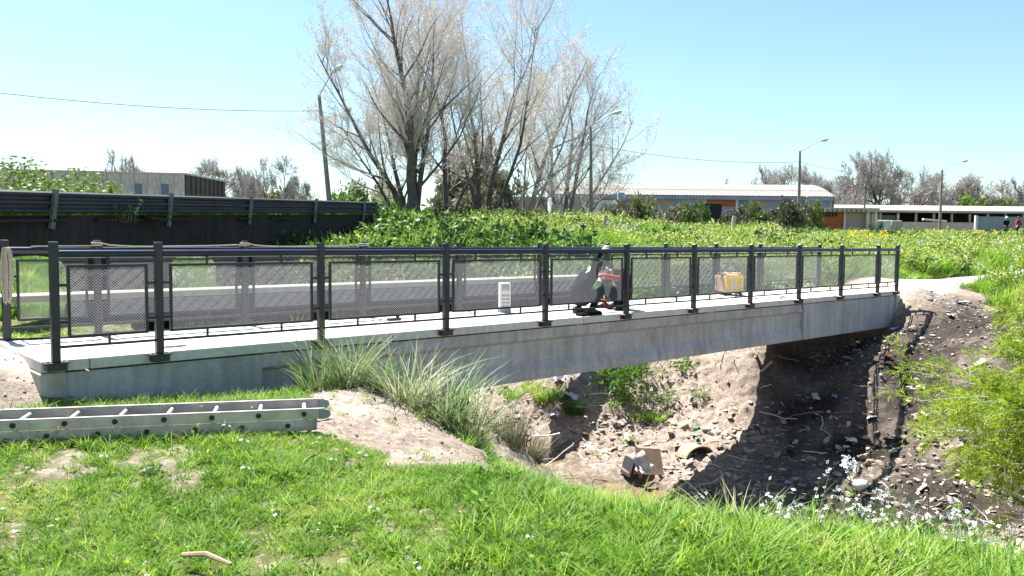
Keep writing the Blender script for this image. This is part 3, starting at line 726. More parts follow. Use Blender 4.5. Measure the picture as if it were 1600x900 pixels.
# ---------------------------------------------------------------- people
def skin_mesh(nodes_, edges, root_i=0, sub=2):
    me = bpy.data.meshes.new('skin_src'); me.from_pydata([n[0] for n in nodes_], edges, [])
    o = bpy.data.objects.new('skin_src', me); COL.objects.link(o)
    md = o.modifiers.new('skin', 'SKIN'); md.use_smooth_shade = True
    for i, n in enumerate(nodes_):
        r = n[1]; r = (r, r) if not hasattr(r, '__len__') else r
        me.skin_vertices[0].data[i].radius = r; me.skin_vertices[0].data[i].use_root = (i == root_i)
    s = o.modifiers.new('sub', 'SUBSURF'); s.levels = sub; s.render_levels = sub
    dg = bpy.context.evaluated_depsgraph_get(); dg.update()
    out = bpy.data.meshes.new_from_object(o.evaluated_get(dg)); bpy.data.objects.remove(o); bpy.data.meshes.remove(me)
    return out
def glove(mb_parent, hand, direction, palm_n, curl, material, size=1.0, name='glove'):
    """palm with five bent fingers. hand = wrist position"""
    d = Vector(direction).normalized(); n = Vector(palm_n); n = (n-d*n.dot(d)).normalized(); s = d.cross(n)
    h = Vector(hand); nd = [(h-d*.03, (.030, .024)), (h+d*.03, (.036, .020)), (h+d*.075, (.040, .018))]; ed = [(0, 1), (1, 2)]
    lens = [.066, .076, .070, .055]
    for k in range(4):
        off = (k-1.5)*.021; b = h+d*.082+s*off; c1 = curl; i0 = len(nd)
        d1 = (d*math.cos(c1*.6)+n*math.sin(c1*.6)); d2 = (d*math.cos(c1*1.5)+n*math.sin(c1*1.5))
        nd += [(b, .0105*1.0), (b+d1*lens[k]*.5, .0100), (b+d1*lens[k]*.5+d2*lens[k]*.5, .0085)]
        ed += [(2, i0), (i0, i0+1), (i0+1, i0+2)]
    i0 = len(nd); td = (d*.6+s*-.75+n*.3).normalized()
    nd += [(h+d*.03-s*.034, .013), (h+d*.03-s*.034+td*.034, .0115), (h+d*.03-s*.03+td*.036+(d*.8+n*.6).normalized()*.026, .010)]
    ed += [(1, i0), (i0, i0+1), (i0+1, i0+2)]
    nd = [((v-h)*size+h, tuple(x*size for x in (r if hasattr(r, '__len__') else (r, r)))) for v, r in nd]
    me = skin_mesh(nd, ed, 0, 1); return link(name, me, material, mb_parent)
def person(label, loc, rz, J, colours, extra, sc=1.0, lod=False):
    root = thing('person', label, 'person', loc, rz)
    order = list(J); nd = [(Vector(J[k][0]), J[k][1]) for k in order]; ix = {k: i for i, k in enumerate(order)}
    E = [('pelvis', 'belly'), ('belly', 'chest'), ('chest', 'neck'), ('neck', 'jaw'), ('jaw', 'head'), ('head', 'crownh')]
    for s in 'LR': E += [('chest', 'sh'+s), ('sh'+s, 'el'+s), ('el'+s, 'wr'+s), ('pelvis', 'hip'+s), ('hip'+s, 'kn'+s), ('kn'+s, 'an'+s), ('an'+s, 'toe'+s)]
    me = skin_mesh(nd, [(ix[a], ix[b]) for a, b in E], ix['pelvis'], 1 if lod else 2)
    names = list(dict.fromkeys(colours.values()))
    for nme in names: me.materials.append(M[nme])
    segs = [((Vector(J[a][0]), Vector(J[b][0])), b) for a, b in E]
    for p in me.polygons:
        c = Vector(p.center); best = None
        for (a, b), nm in segs:
            ab = b-a; t = max(0, min(1, (c-a).dot(ab)/ab.length_squared)); dd = (c-a-ab*t).length-.0*t
            if best is None or dd < best[0]: best = (dd, nm)
        key = best[1]; key = key if key in colours else key.rstrip('LR')
        p.material_index = names.index(colours.get(key, colours['belly']))
    link('body', me, None, root)
    extra(root, J); return root
def headparts(root, J, hairm, cap=None, look=None):
    hd = Vector(J['head'][0]); cr = Vector(J['crownh'][0]); jw = Vector(J['jaw'][0]); up = (cr-jw).normalized()
    fw = Vector(look).normalized(); fw = (fw-up*fw.dot(up)).normalized(); sd = up.cross(fw)
    R = Matrix((fw, sd, up)).transposed()
    mb = MB(); prof = []
    n, m = 14, 8
    for j in range(m+1):
        ph = math.pi/2*(1-j/m*1.25)
        for i in range(n):
            a = 2*math.pi*i/n; x = math.cos(a); low = -.25 if x > .45 else -.9
            z = max(math.sin(ph), low)
            r = math.cos(ph) if ph > -1.2 else .3
            mb.v.append(tuple(hd+R @ Vector((.104*r*x-.008, .086*r*math.sin(a), .112*z+.012)) ))
    for j in range(m):
        for i in range(n):
            a = j*n+i; b = j*n+(i+1) % n; mb.f.append((a, b, b+n, a+n))
    mb.build('cap' if cap else 'hair', M[cap] if cap else M[hairm], root, smooth=True)
    if cap: MB().box(hd+R @ Vector((.115, 0, .03)), (.08, .13, .012), R).build('cap_peak', M[cap], root)
    for s in (-1, 1):
        MB().lathe([(.004, -.012), (.016, -.006), (.018, .004), (.006, .012)], hd+R @ Vector((-.005, s*.083, -.012)), 8, 'y').build('ear', M['skin'], root, smooth=True)
        MB().lathe([(.002, -.006), (.009, 0), (.002, .006)], hd+R @ Vector((.083, s*.032, .0)), 8, 'y').build('eye', M['black'], root, smooth=True)
    mb = MB(); mb.add([hd+R @ Vector(p) for p in ((.082, 0, .012), (.112, 0, -.028), (.080, .018, -.034), (.080, -.018, -.034))], [(0, 1, 2), (0, 3, 1), (1, 3, 2), (0, 2, 3)]); mb.build('nose', M['skin'], root)
    MB().box(hd+R @ Vector((.086, 0, -.052)), (.012, .044, .010), R).build('mouth', M['redglove'] if 0 else M['skin'], root)
def boots(root, J):
    for s in 'LR':
        a = Vector(J['an'+s][0]); t = Vector(J['toe'+s][0]); d = (t-a); d.z = 0; d.normalize(); sd = Vector((-d.y, d.x, 0)); zf_ = t.z-.035
        mb = MB(); R = Matrix((d, sd, Vector((0, 0, 1)))).transposed()
        pr = [(-.08, .0), (-.08, .10), (.00, .12), (.07, .085), (.17, .06), (.20, .03), (.20, 0)]
        V = [Vector((a.x, a.y, zf_))+R @ Vector((x, w__, z)) for w__ in (-.045, .045) for x, z in pr]; n = len(pr)
        mb.add(V, [(i, (i+1) % n, (i+1) % n+n, i+n) for i in range(n)]+[tuple(range(n)), tuple(range(n, 2*n))]); mb.build('boot', M['boot'], root, bevel=.012)
CR = dict(pelvis=((.02, 0, .25), (.135, .12)), belly=((.07, 0, .40), (.145, .125)), chest=((.17, 0, .58), (.165, .13)), neck=((.33, 0, .69), (.062, .058)), jaw=((.41, 0, .69), (.058, .062)), head=((.465, 0, .735), (.088, .092)), crownh=((.49, 0, .795), (.065, .065)),
    shR=((.21, -.18, .63), (.078, .075)), elR=((.13, -.26, .80), (.055, .055)), wrR=((.25, -.30, .985), (.034, .034)),
    shL=((.24, .17, .59), (.075, .075)), elL=((.40, .20, .38), (.054, .054)), wrL=((.50, -.02, .20), (.033, .033)),
    hipR=((.08, -.11, .22), (.095, .095)), knR=((.40, -.17, .40), (.078, .078)), anR=((.16, -.16, .09), (.048, .048)), toeR=((.31, -.17, .035), (.036, .03)),
    hipL=((.08, .11, .22), (.095, .095)), knL=((.42, .15, .36), (.078, .078)), anL=((.14, .14, .09), (.048, .048)), toeL=((.30, .16, .035), (.036, .03)))
colA = dict(belly='navy', jaw='skin', head='skin', crownh='skin', neck='navy')
def exA(root, J):
    headparts(root, J, 'greyhair', look=(.75, -.1, -.75)); boots(root, J)
    glove(root, (.255, -.30, .995), (.55, -.1, .55), (.2, 0, -1), 1.1, M['litter_white'], 1.15)
    glove(root, (.50, -.03, .20), (.6, -.25, -.6), (0, -.6, -.6), 1.2, M['redglove'], 1.2)
    mb = MB(); mb.lathe([(.05, -.03), (.052, .03)], (0, 0, 0), 12)
    for k in ('elL',):
        a = Vector(J['elL'][0]).lerp(Vector(J['wrL'][0]), .55); b = Vector(J['elL'][0]).lerp(Vector(J['wrL'][0]), .82); MB().tube([a, b], [.052, .045], 10).build('cuff', M['green_cuff'], root, smooth=True)
    MB().tube([(.15, -.08, .60), (.26, -.05, .70), (.30, .06, .69)], [.05, .06, .05], 8).build('collar', M['greybox'], root, smooth=True)
pA = bp(u_at(901, .35), .35, 0)
person('crouching worker in navy overalls gripping the handrail with one gloved hand', pA, .60, CR, colA, exA)
J2 = dict(CR); J2.update(wrR=((.46, -.10, .34), (.034, .034)), elR=((.34, -.27, .42), (.055, .055)), shR=((.22, -.18, .60), (.078, .075)), elL=((.30, .30, .52), (.056, .056)), wrL=((.56, .24, .58), (.036, .036)), shL=((.17, .19, .60), (.078, .075)),
    neck=((.33, 0, .63), (.062, .058)), jaw=((.39, 0, .60), (.058, .062)), head=((.455, 0, .61), (.088, .092)), crownh=((.505, 0, .65), (.065, .065)))
colB = dict(belly='blackcloth', jaw='skin', head='skin', crownh='skin', neck='blackcloth', wrL='redcloth', elL='blackcloth')
def exB(root, J):
    headparts(root, J, 'greyhair', cap='white', look=(.75, .1, -.8)); boots(root, J)
    glove(root, (.57, .24, .58), (.9, 0, -.2), (0, 0, -1), .7, M['redglove'], 1.15); glove(root, (.46, -.09, .33), (.5, .3, -.5), (0, .3, -1), 1.0, M['redglove'], 1.15)
pB = bp(u_at(984, .50), .50, 0)
person('crouching worker in black with white cap and red gloves facing the other worker', pB, math.pi+.25, J2, colB, exB)
q = bp(u_at(944, .33), .33, 0); root = thing('angle_grinder', 'dark hand grinder held low beside the railing foot by the navy worker', 'grinder', (q.x+.0, q.y, .10), .2)
MB().lathe([(.028, -.14), (.034, -.10), (.034, .06), (.045, .10), (.045, .15)], (0, 0, 0), 12, 'x').build('body', M['black'], root, smooth=True)
MB().lathe([(.06, -.004), (.06, .004)], (.12, -.0, -.045), 16).build('disc', M['galv'], root); MB().bbox((-.05, -.02, .03), (.02, .02, .05)).build('switch', M['redglove'], root)
q = bp(u_at(925, .12), .14, 0); root = thing('tool_bag', 'flat black tool bag lying on deck edge under the crouching workers', 'tool bag', q, TH)
MB().bbox((-.26, -.07, 0), (.20, .09, .045)).build('bag', M['blackcloth'], root, bevel=.02)
MB().tube([(-.12, 0, .06), (-.08, 0, .10), (.06, 0, .10), (.10, 0, .06)], .009, 6).build('bag_handle', M['black'], root)

# standing people in the distance
def stand(label, px, py_top, Yd, top, legs, cap, rz):
    hgt = 1.72; p = at(px, py_top, Y=Yd); zb_ = p.z-hgt
    J = dict(pelvis=((0, 0, .92), (.15, .12)), belly=((0, 0, 1.08), (.15, .11)), chest=((0, 0, 1.30), (.18, .12)), neck=((0, 0, 1.47), (.055, .055)), jaw=((.02, 0, 1.53), (.055, .06)), head=((.01, 0, 1.61), (.085, .09)), crownh=((0, 0, 1.67), (.06, .06)),
        shR=((0, -.19, 1.40), (.07, .07)), elR=((-.02, -.27, 1.12), (.048, .048)), wrR=((.12, -.22, .92), (.035, .035)), shL=((0, .19, 1.40), (.07, .07)), elL=((-.02, .27, 1.12), (.048, .048)), wrL=((.12, .2, .92), (.035, .035)),
        hipR=((0, -.10, .88), (.10, .10)), knR=((.02, -.12, .48), (.065, .065)), anR=((0, -.12, .09), (.045, .045)), toeR=((.13, -.13, .035), (.035, .03)),
        hipL=((0, .10, .88), (.10, .10)), knL=((.02, .12, .48), (.065, .065)), anL=((0, .12, .09), (.045, .045)), toeL=((.13, .13, .035), (.035, .03)))
    col = dict(belly=top, jaw='skin', head='skin', crownh='skin', hip=legs, kn=legs, an=legs, toe='boot', wr='skin')
    def ex(root, J):
        headparts(root, J, 'greyhair', cap=cap, look=(1, 0, 0)); boots(root, J)
        for s in (-1, 1): glove(root, (.12, s*.21, .91), (.2, 0, -1), (0, -s, 0), .5, M['skin'], 1.0, 'hand')
    return person(label, (p.x, p.y, zb_), rz, J, col, ex)
stand('distant standing person in navy top and white cap by grey sheet fence', 1573, 338.5, 62, 'navy', 'navy', 'white', -1.2)
stand('distant standing person in red shirt near the right picture edge', 1592, 338, 60, 'redcloth', 'blackcloth', None, 2.0)
stand('distant person with white helmet among grey bushes near the palm', 1216.5, 330.5, 66, 'blackcloth', 'blackcloth', 'white', -2.4)

# ---------------------------------------------------------------- ladder
def ladder():
    zt = -.145; far0 = at(0, 639.5, z=zt); far1 = at(497, 622, z=zt); near1 = at(513, 637.5, z=zt)
    d = (far1-far0); d.z = 0; d.normalize(); n = Vector((d.y, -d.x, 0))
    ww = (near1-far1).dot(n)*-1 if (near1-far1).dot(n) < 0 else (near1-far1).dot(n)
    root = thing('extension_ladder', 'two-section aluminium extension ladder lying on the grass in front of the footbridge', 'ladder', far1, math.atan2(d.y, d.x))
    def section(zc_, y0, y1, xe, xs, off, nm):
        for y, s in ((y0, 1), (y1, -1)):
            # C channel, open side inwards
            h, t, fl = .082, .004, .024; mb = MB(); sg = s
            pr = [(0, -h/2), (0, h/2), (-sg*fl, h/2), (-sg*fl, h/2-t), (-sg*t, h/2-t), (-sg*t, -h/2+t), (-sg*fl, -h/2+t), (-sg*fl, -h/2)]
            n_ = len(pr); V = [(xs, y+a, zc_+b) for a, b in pr]+[(xe, y+a, zc_+b) for a, b in pr]
            mb.add(V, [(i, (i+1) % n_, (i+1) % n_+n_, i+n_) for i in range(n_)]+[tuple(range(n_)), tuple(range(n_, 2*n_))])
            r = mb.build('side_rail', M['alu'], root)
            cp_ = MB().bbox((xe-.03 if nm else xe-.015, y-.004-(fl if s > 0 else 0), zc_-h/2-.002), (xe+.018, y+.004+(0 if s > 0 else fl), zc_+h/2+.002)).build('end_cap', M['greybox'], r, bevel=.006)
            k = 0; x = xe-off
            while x > xs+.05 and k < 40:
                MB().lathe([(.020, -.003), (.020, .003)], (x, y+(.0015 if s > 0 else -.0015), zc_), 12, 'y').build('rung_socket', M['black'], r); x -= .333; k += 1
        x = xe-off
        while x > xs+.05:
            MB().tube([(x, y0-.004, zc_), (x, y1+.004, zc_)], .0165, 10).build('rung', M['alu_rung'], root, smooth=True); x -= .333
    section(-.041, 0, -ww, .03, -4.6, .14, 1)
    section(-.128, -.03, -ww+.03-.02, -.03, -4.75, .20, 0)
    for sy in (-.012, -ww+.012): MB().lathe([(.035, -.012), (.035, .012)], (.055, sy, -.045), 12, 'y').build('end_roller', M['greybox'], root, smooth=True)
ladder()
# ---------------------------------------------------------------- old road wall, guard rail, pipe crossing
W0 = Vector((-8.53, 13.9, 0)); W1 = Vector((-4.86, 30, 0)); WD = (W1-W0).normalized(); WN = Vector((WD.y, -WD.x, 0))   # WN points towards the creek / camera
WLEN = (W1-W0).length
def wall_s(px):
    rx, _ = ray(px, 340); return (rx*W0.y-W0.x)/(WD.x-rx*WD.y)
def wp(s, o, z): return W0+WD*s+WN*o+Vector((0, 0, z))
root = thing('road_wall', 'dark stained concrete road wall with arched openings and mossy ledge', 'wall', (0, 0, 0))
S0, S1 = -7.5, WLEN-.4
topz = lambda s: 1.47+.030*s
o2a, o2b = wall_s(262), wall_s(364); o1b, o1a = wall_s(142), wall_s(142)-2.7
def botz(s):
    for a, b in ((o1a, o1b), (o2a, o2b)):
        if a < s < b:
            t = (s-a)/(b-a)*2-1; return .42+.36*math.sqrt(max(0, 1-abs(t)**2.6))
    return None
mb = MB(); ss = sorted(set([S0, S1, o1a, o1b, o2a, o2b]+[o1a+(o1b-o1a)*k/12 for k in range(13)]+[o2a+(o2b-o2a)*k/12 for k in range(13)]))
for a, b in zip(ss[:-1], ss[1:]):
    mid = (a+b)/2; opn = botz(mid) is not None
    za = (botz(a+1e-4) if opn else -1.2); zb_ = (botz(b-1e-4) if opn else -1.2)
    if opn and za is None: za = .42
    if opn and zb_ is None: zb_ = .42
    P = [wp(a, 0, za), wp(b, 0, zb_), wp(b, 0, topz(b)), wp(a, 0, topz(a)), wp(a, -.5, za), wp(b, -.5, zb_), wp(b, -.5, topz(b)), wp(a, -.5, topz(a))]
    fs = [(0, 1, 2, 3), (5, 4, 7, 6), (3, 2, 6, 7), (0, 4, 5, 1)]
    if a in (S0, o1b, o2b): fs.append((4, 0, 3, 7))
    if b in (S1, o1a, o2a): fs.append((1, 5, 6, 2))
    mb.add(P, fs)
mb.build('wall_face', M['old_concrete'], root)
for a, b in ((S0, 1.5), (2.2, 5.3), (7.2, 8.1), (8.8, 10.2)):
    MB().beam(wp(a, .05, topz(a)-.10), wp(b, .05, topz(b)-.10), .10, .05).build('ledge', M['old_concrete'] if a > 3 else M['old_concrete'], root)
rg = np.random.default_rng(5); NP = 2600; s = rg.uniform(S0, S1, NP); P = np.array([tuple(wp(a, rg.uniform(-.5, .05), topz(a)-.01)) for a in s])
lm_tufts = []
for k in range(5):
    v_, q_ = blades(rg, 26, .09, .05, .16, .010, .8, .9, 2); me = np_mesh('moss_tuft', v_, q_); me.materials.append(M['grass_dark'] if k < 4 else M['dryreed']); lm_tufts.append(('moss_tuft', me))
scatter('wall_top_grass', proto_col('wall_tufts', lm_tufts), P, np.c_[np.zeros((NP, 2)), rg.uniform(0, 6.28, NP)], rg.uniform(.5, 1.3, NP), rg.integers(0, 5, NP), 'short dark grass growing along the top of the road wall', 'grass')
# stem weeds on the ledge
def weed_mesh(rng, n_st, h, spread, leaf, nl, flower=None, nf=0, fsize=.03, lasp=.5):
    P = np.c_[rng.normal(0, spread*.25, (n_st, 2)), np.zeros(n_st)]; D = np.c_[rng.normal(0, .32, (n_st, 2)), np.ones(n_st)]
    br = grow(rng, P, D, h*rng.uniform(.6, 1.1, n_st), np.full(n_st, .005*h/.6), [dict(seg=4, wig=.12, up=.05, n=3), dict(seg=3, wig=.15, up=.12, k=4, ang=.6, lr=.42, rr=.6, t0=.25, n=3, rmin=.0025)])
    parts = [tubes(p, r, n)+(0,) for p, r, n in br]
    pl = np.concatenate([p.reshape(-1, 3) for p, r, n in br]); C = pl[rng.integers(0, len(pl), nl)]+rng.normal(0, spread*.08, (nl, 3)); C[:, 2] = np.abs(C[:, 2])
    parts.append(leaves(rng, C, leaf, .3, lasp)+(1,))
    if nf:
        tp = br[1][0][:, -2:].reshape(-1, 3); C = tp[rng.integers(0, len(tp), nf)]+rng.normal(0, .03*h/.6, (nf, 3)); parts.append(leaves(rng, C, fsize, .8, .9)+(2,))
    return parts
rg = np.random.default_rng(21)
def plant(name, label, loc, parts, mats, group=None, cat='plant', rz=0, sc=1):
    """stems / leaves / flowers as separate parts"""
    root = thing(name, label, cat, loc, rz, group); root.scale = (sc,)*3
    by = {}
    for p in parts: by.setdefault(p[2], []).append(p[:2])
    nm = {0: 'stems', 1: 'foliage', 2: 'flowers'}
    for k, ps in by.items():
        V, Q, _ = join(ps); link(nm[k], np_mesh(nm[k], V, Q), mats[k], root)
    return root
sx = wall_s(188); plant('wall_weed', 'leafy weed growing out of the wall ledge below the guard rail', wp(sx, .1, topz(sx)-.15), weed_mesh(rg, 12, .42, .28, .05, 260), [M['twig_dark'], M['grass_dark']])
# a grey cloth/stone slab on ledge
sx = wall_s(232); MBq = MB().box(wp(sx, .16, topz(sx)-.08), (.55, .25, .05), Matrix.Rotation(.25, 3, 'Y') @ Matrix.Rotation(1.33, 3, 'Z')); tag(MBq.build('loose_slab', M['old_concrete'], bevel=.01), 'loose dark slab resting on the wall ledge right of the weed', 'slab')

root = thing('guard_rail', 'long dull steel road guard rail above the dark wall', 'guard rail', (0, 0, 0))
railz = lambda s: 1.69+.0315*s
def wprof(): return [(0, .20), (.05, .17), (.05, .13), (0, .09), (0, .05), (.05, .02), (.05, -.02), (0, -.05), (0, -.09), (.05, -.13), (.05, -.17), (0, -.20)]
pr = wprof(); prof = [(-a-.02, b) for a, b in pr]+[(-a-.014, b) for a, b in reversed(pr)]
gs = [S0]+[wall_s(p) for p in (262, 490)]+[wall_s(583)]
def sweep_rail(a, b, nm):
    mb = MB(); n = len(prof); A_ = [wp(a, -x+.0, railz(a)+z) for x, z in prof]; B_ = [wp(b, -x, railz(b)+z) for x, z in prof]
    mb.add(A_+B_, [(i, (i+1) % n, (i+1) % n+n, i+n) for i in range(n)]+[tuple(range(n)), tuple(range(n, 2*n))]); return mb.build(nm, M['guard'], root)
for a, b in zip(gs[:-1], gs[1:]): sweep_rail(a, b-.01, 'rail_beam')
e = wall_s(583); pts = [wp(e+.0, .07, railz(e)), wp(e+.18, .09, railz(e)), wp(e+.33, .02, railz(e)), wp(e+.36, -.10, railz(e)), wp(e+.25, -.2, railz(e))]
mb = MB()
for a, b in zip(pts[:-1], pts[1:]): mb.beam(a-Vector((0, 0, 0)), b, .02, .40)
mb.build('end_terminal', M['guard'], root)
for px in (80, 262, 388, 490, 566):
    s = wall_s(px); p = MB().beam(wp(s-.06, .06, topz(s)-.25), wp(s+.03, .085, railz(s)+.24), .055, .13).build('post', M['galv'], root)

C0 = at(10, 461, Y=12.2); C1 = at(822, 433, Y=19.5); zc_ = .26; C0.z = C1.z = zc_
dv = (C1-C0).normalized(); nv = Vector((dv.y, -dv.x, 0))
root = thing('pipe_crossing', 'old concrete ledge and dark pipe crossing the gully behind the footbridge', 'pipe crossing', (0, 0, 0))
MB().beam(C0-dv*.2+nv*0+Vector((0, 0, -.05)), C1+dv*2+Vector((0, 0, -.05)), .62, .10).build('ledge_slab', M['pale_concrete'], root, bevel=.008)
MB().beam(C0+dv*1.8+Vector((0, 0, -.42)), C1+dv*2+Vector((0, 0, -.42)), .30, .60).build('beam', M['old_concrete'], root)
MB().tube([C0+dv*.75+nv*.27+Vector((0, 0, -.31)), C1+dv*1.2+nv*.27+Vector((0, 0, -.31))], .19, 20).build('pipe', M['guard'], root, smooth=True)
for f in (.12, .30, .55, .80, .97):
    c = C0.lerp(C1, f)+nv*.25; MB().bbox((c.x-.14, c.y-.14, -3.2 if .3 < f < .9 else -1.1), (c.x+.14, c.y+.14, -.36)).build('pier', M['old_concrete'], root)

# ---------------------------------------------------------------- street lamps and wires
def lamp(label, px, pytop, pybot, Yd, head_px, head_py, lean_px, r=.11, G='street lamps along the far road'):
    top = at(px, pytop, Y=Yd); b = at(lean_px, pybot, Y=Yd); d = (top-b).normalized(); base = b-d*1.6
    root = thing('street_lamp', label, 'street lamp', base, 0, G); L = (top-base)
    MB().tube([(0, 0, 0), tuple(L*.5), tuple(L)], [r*1.35, r*1.1, r*.8], 12).build('pole', M['pole'], root, smooth=True)
    h = at(head_px, head_py, Y=Yd)-base; Lp = L; dd = (h-Lp); l = dd.length
    MB().tube([Lp-Vector((0, 0, .6)), Lp+Vector((0, 0, .1)), Lp+dd*.72+Vector((0, 0, .02)), Lp+dd*.9], [.035, .034, .03, .03], 8).build('arm', M['lamp_metal'], root, smooth=True)
    MB().lathe([(r*.9, -.02), (r*.9, .10)], Lp, 12).build('collar', M['lamp_metal'], root)
    a = Lp+dd*.86; e_ = dd.normalized(); e_.z *= .35; e_.normalize(); mb = MB(); q = [a, a+e_*.12, a+e_*.40, a+e_*.62, a+e_*.70]
    hd = mb.tube(q, [.05, .10, .13, .10, .03], 10).build('lamp_head', M['white'], root, smooth=True)
    MB().lathe([(.09, 0), (.07, -.05), (.02, -.07)], a+e_*.42+Vector((0, 0, -.09)), 10).build('glass', M['greybox'], hd, smooth=True)
    return base+L
LT = [lamp('leaning concrete street lamp behind the guard rail, left of the bare trees', 499, 152, 300, 45, 522, 107, 513),
      lamp('concrete street lamp in front of the drooping bare tree', 923, 200, 318, 56.6, 961, 174, 923.5, .10),
      lamp('concrete street lamp in front of the warehouse end and grey bush', 1250, 238, 335, 70.6, 1287, 217, 1248),
      lamp('concrete street lamp in front of the long low shed on the right', 1472, 267, 340, 87, 1507, 250, 1469)]
def wire(label, a, b, sag, r=.012):
    pts = [a.lerp(b, k/24)-Vector((0, 0, sag*4*(k/24)*(1-k/24))) for k in range(25)]; o = MB().tube(pts, r, 5).build('power_line', M['black']); return tag(o, label, 'power line')
WP = [at(497, 173, Y=45), at(923, 226, Y=56.6), at(1249, 253, Y=70.6), at(1470, 279, Y=87)]
wire('overhead wire running left from the leaning lamp out of the picture', at(-120, 130, Y=34), WP[0], .35, .016)
wire('overhead wire passing through the bare trees between the first two lamps', WP[0], WP[1], .7); wire('overhead wire crossing open sky above the warehouse roof', WP[1], WP[2], .45, .016)
wire('overhead wire between the two right hand lamps', WP[2], WP[3], .5, .014)
b = at(4, 252, Y=150); root = thing('utility_pole', 'thin utility pole top above the left warehouse at the picture edge', 'utility pole', (b.x, b.y, 1.7))
MB().tube([(0, 0, 0), (0, 0, b.z-1.7)], .16, 8).build('pole', M['pole'], root); MB().bbox((-1.1, -.08, b.z-2.2), (1.1, .08, b.z-1.95)).build('crossarm', M['pole'], root)
b = at(1352, 290, Y=92); root = thing('utility_pole', 'thin dark pole standing beside the white doorway of the shed', 'utility pole', (b.x, b.y, 1.7))
MB().tube([(0, 0, 0), (0, 0, b.z-1.7)], .10, 8).build('pole', M['pole'], root); MB().bbox((-.35, -.05, b.z-1.95), (.35, .05, b.z-1.85)).build('crossarm', M['pole'], root)

# ---------------------------------------------------------------- left warehouse of precast panels
root = thing('concrete_warehouse', 'grey precast concrete warehouse with ribbed panels and small blue windows', 'warehouse', (0, 0, 0))
ZT = 9.0; Q0 = Vector((-64.6-22, 105-3.9, 0)); QC = Vector((-43, 109.5, 0)); QR = Vector((-42.8, 125.7, 0))
def face(p, q, pitch, winpos, wcorner):
    d = (q-p); L = d.length; d.normalize(); n = Vector((d.y, -d.x, 0)); ang = math.atan2(d.y, d.x); cnt = int(L/pitch)
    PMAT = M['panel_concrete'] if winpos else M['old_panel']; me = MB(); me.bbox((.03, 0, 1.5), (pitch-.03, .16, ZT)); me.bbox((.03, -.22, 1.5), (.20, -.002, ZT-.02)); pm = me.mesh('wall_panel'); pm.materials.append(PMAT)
    wv_ = MB(); wv_.bbox((.03, 0, 1.5), (pitch-.03, .16, 6.35)); wv_.bbox((.03, 0, 7.75), (pitch-.03, .16, ZT)); wv_.bbox((.03, -.22, 1.5), (.20, -.002, ZT-.02)); wv_.bbox((.031, 0, 6.351), (.34, .16, 7.749)); wv_.bbox((pitch-.34, 0, 6.351), (pitch-.031, .16, 7.749)); wm_ = wv_.mesh('wall_panel_with_window'); wm_.materials.append(PMAT)
    g_ = MB(); g_.bbox((.34, .05, 6.35), (pitch-.34, .08, 7.75)); gm_ = g_.mesh('window'); gm_.materials.append(M['win_blue'])
    p = q-d*(cnt*pitch) if winpos else p
    for k in range(cnt):
        loc = p+d*(k*pitch); isw = k in winpos
        o = link('wall_panel', wm_ if isw else pm, None, root, loc, (0, 0, ang))
        if isw: link('window', gm_, None, o)
m, t, bs, out = nodes('blue_grey_glass'); bs.inputs['Base Color'].default_value = (.10, .14, .22, 1); bs.inputs['Roughness'].default_value = .25; M['win_blue'] = m
PIT = 1.62
Lf = (QC-Q0).length; pc = int(Lf/PIT)
def kx(px):
    rx, _ = ray(px, 285); d = (QC-Q0).normalized(); s = (rx*Q0.y-Q0.x)/(d.x-rx*d.y); return int(s/PIT)
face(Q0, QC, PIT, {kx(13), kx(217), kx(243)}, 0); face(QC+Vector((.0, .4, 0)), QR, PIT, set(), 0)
rf = MB(); rf.add([(Q0.x, Q0.y-.1, ZT+.01), (QC.x+.3, QC.y-.1, ZT+.01), (QR.x+.3, QR.y, ZT+.01), (Q0.x, QR.y, ZT+.01), (Q0.x, Q0.y-.1, ZT+.22), (QC.x+.3, QC.y-.1, ZT+.22), (QR.x+.3, QR.y, ZT+.22), (Q0.x, QR.y, ZT+.22)], [(0, 3, 2, 1), (4, 5, 6, 7), (0, 1, 5, 4), (1, 2, 6, 5), (2, 3, 7, 6), (3, 0, 4, 7)]); rf.build('roof_slab', M['panel_concrete'], root)

# ---------------------------------------------------------------- right warehouse
m, t, bs, out = nodes('corrugated_fibre_cement'); tc = t.nodes.new('ShaderNodeTexCoord')
n1 = noise(t, .35, 6); n2 = noise(t, 3, 5); base = ramp(t, n1.outputs[0], [(.3, (.20, .19, .175)), (.7, (.28, .265, .245))]).outputs[0]
base = mix(t, base, ramp(t, n2.outputs[0], [(.35, (.7,)*3), (.6, (1.05,)*3)]).outputs[0], .6, 'MULTIPLY'); t.links.new(base, bs.inputs['Base Color']); bs.inputs['Roughness'].default_value = .9; M['roof'] = m
M['bluewall'] = mat('faded_blue_grey_render', (.30, .33, .46), (.20, .22, .32), .6, .85); M['bluesheet'] = mat('pale_blue_sheet', (.30, .38, .56), (.22, .29, .45), 1.0, .7)
M['orange'] = mat('orange_brown_render', (.42, .115, .05), (.30, .075, .035), .8, .85); M['pinkwall'] = mat('pinkish_grey_render', (.40, .31, .29), (.30, .23, .22), .8, .85)
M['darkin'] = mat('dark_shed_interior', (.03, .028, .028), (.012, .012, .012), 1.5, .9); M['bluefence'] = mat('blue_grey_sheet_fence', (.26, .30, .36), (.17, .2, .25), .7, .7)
M['whitewall'] = mat('whitewashed_wall', (.72, .71, .69), (.52, .5, .48), 1.2, .85); M['slab'] = mat('pale_roof_slab', (.52, .45, .39), (.36, .31, .27), .8, .9)
root = thing('long_warehouse', 'long warehouse with pale curved corrugated roof and blue-grey walls', 'warehouse', (0, 0, 0))
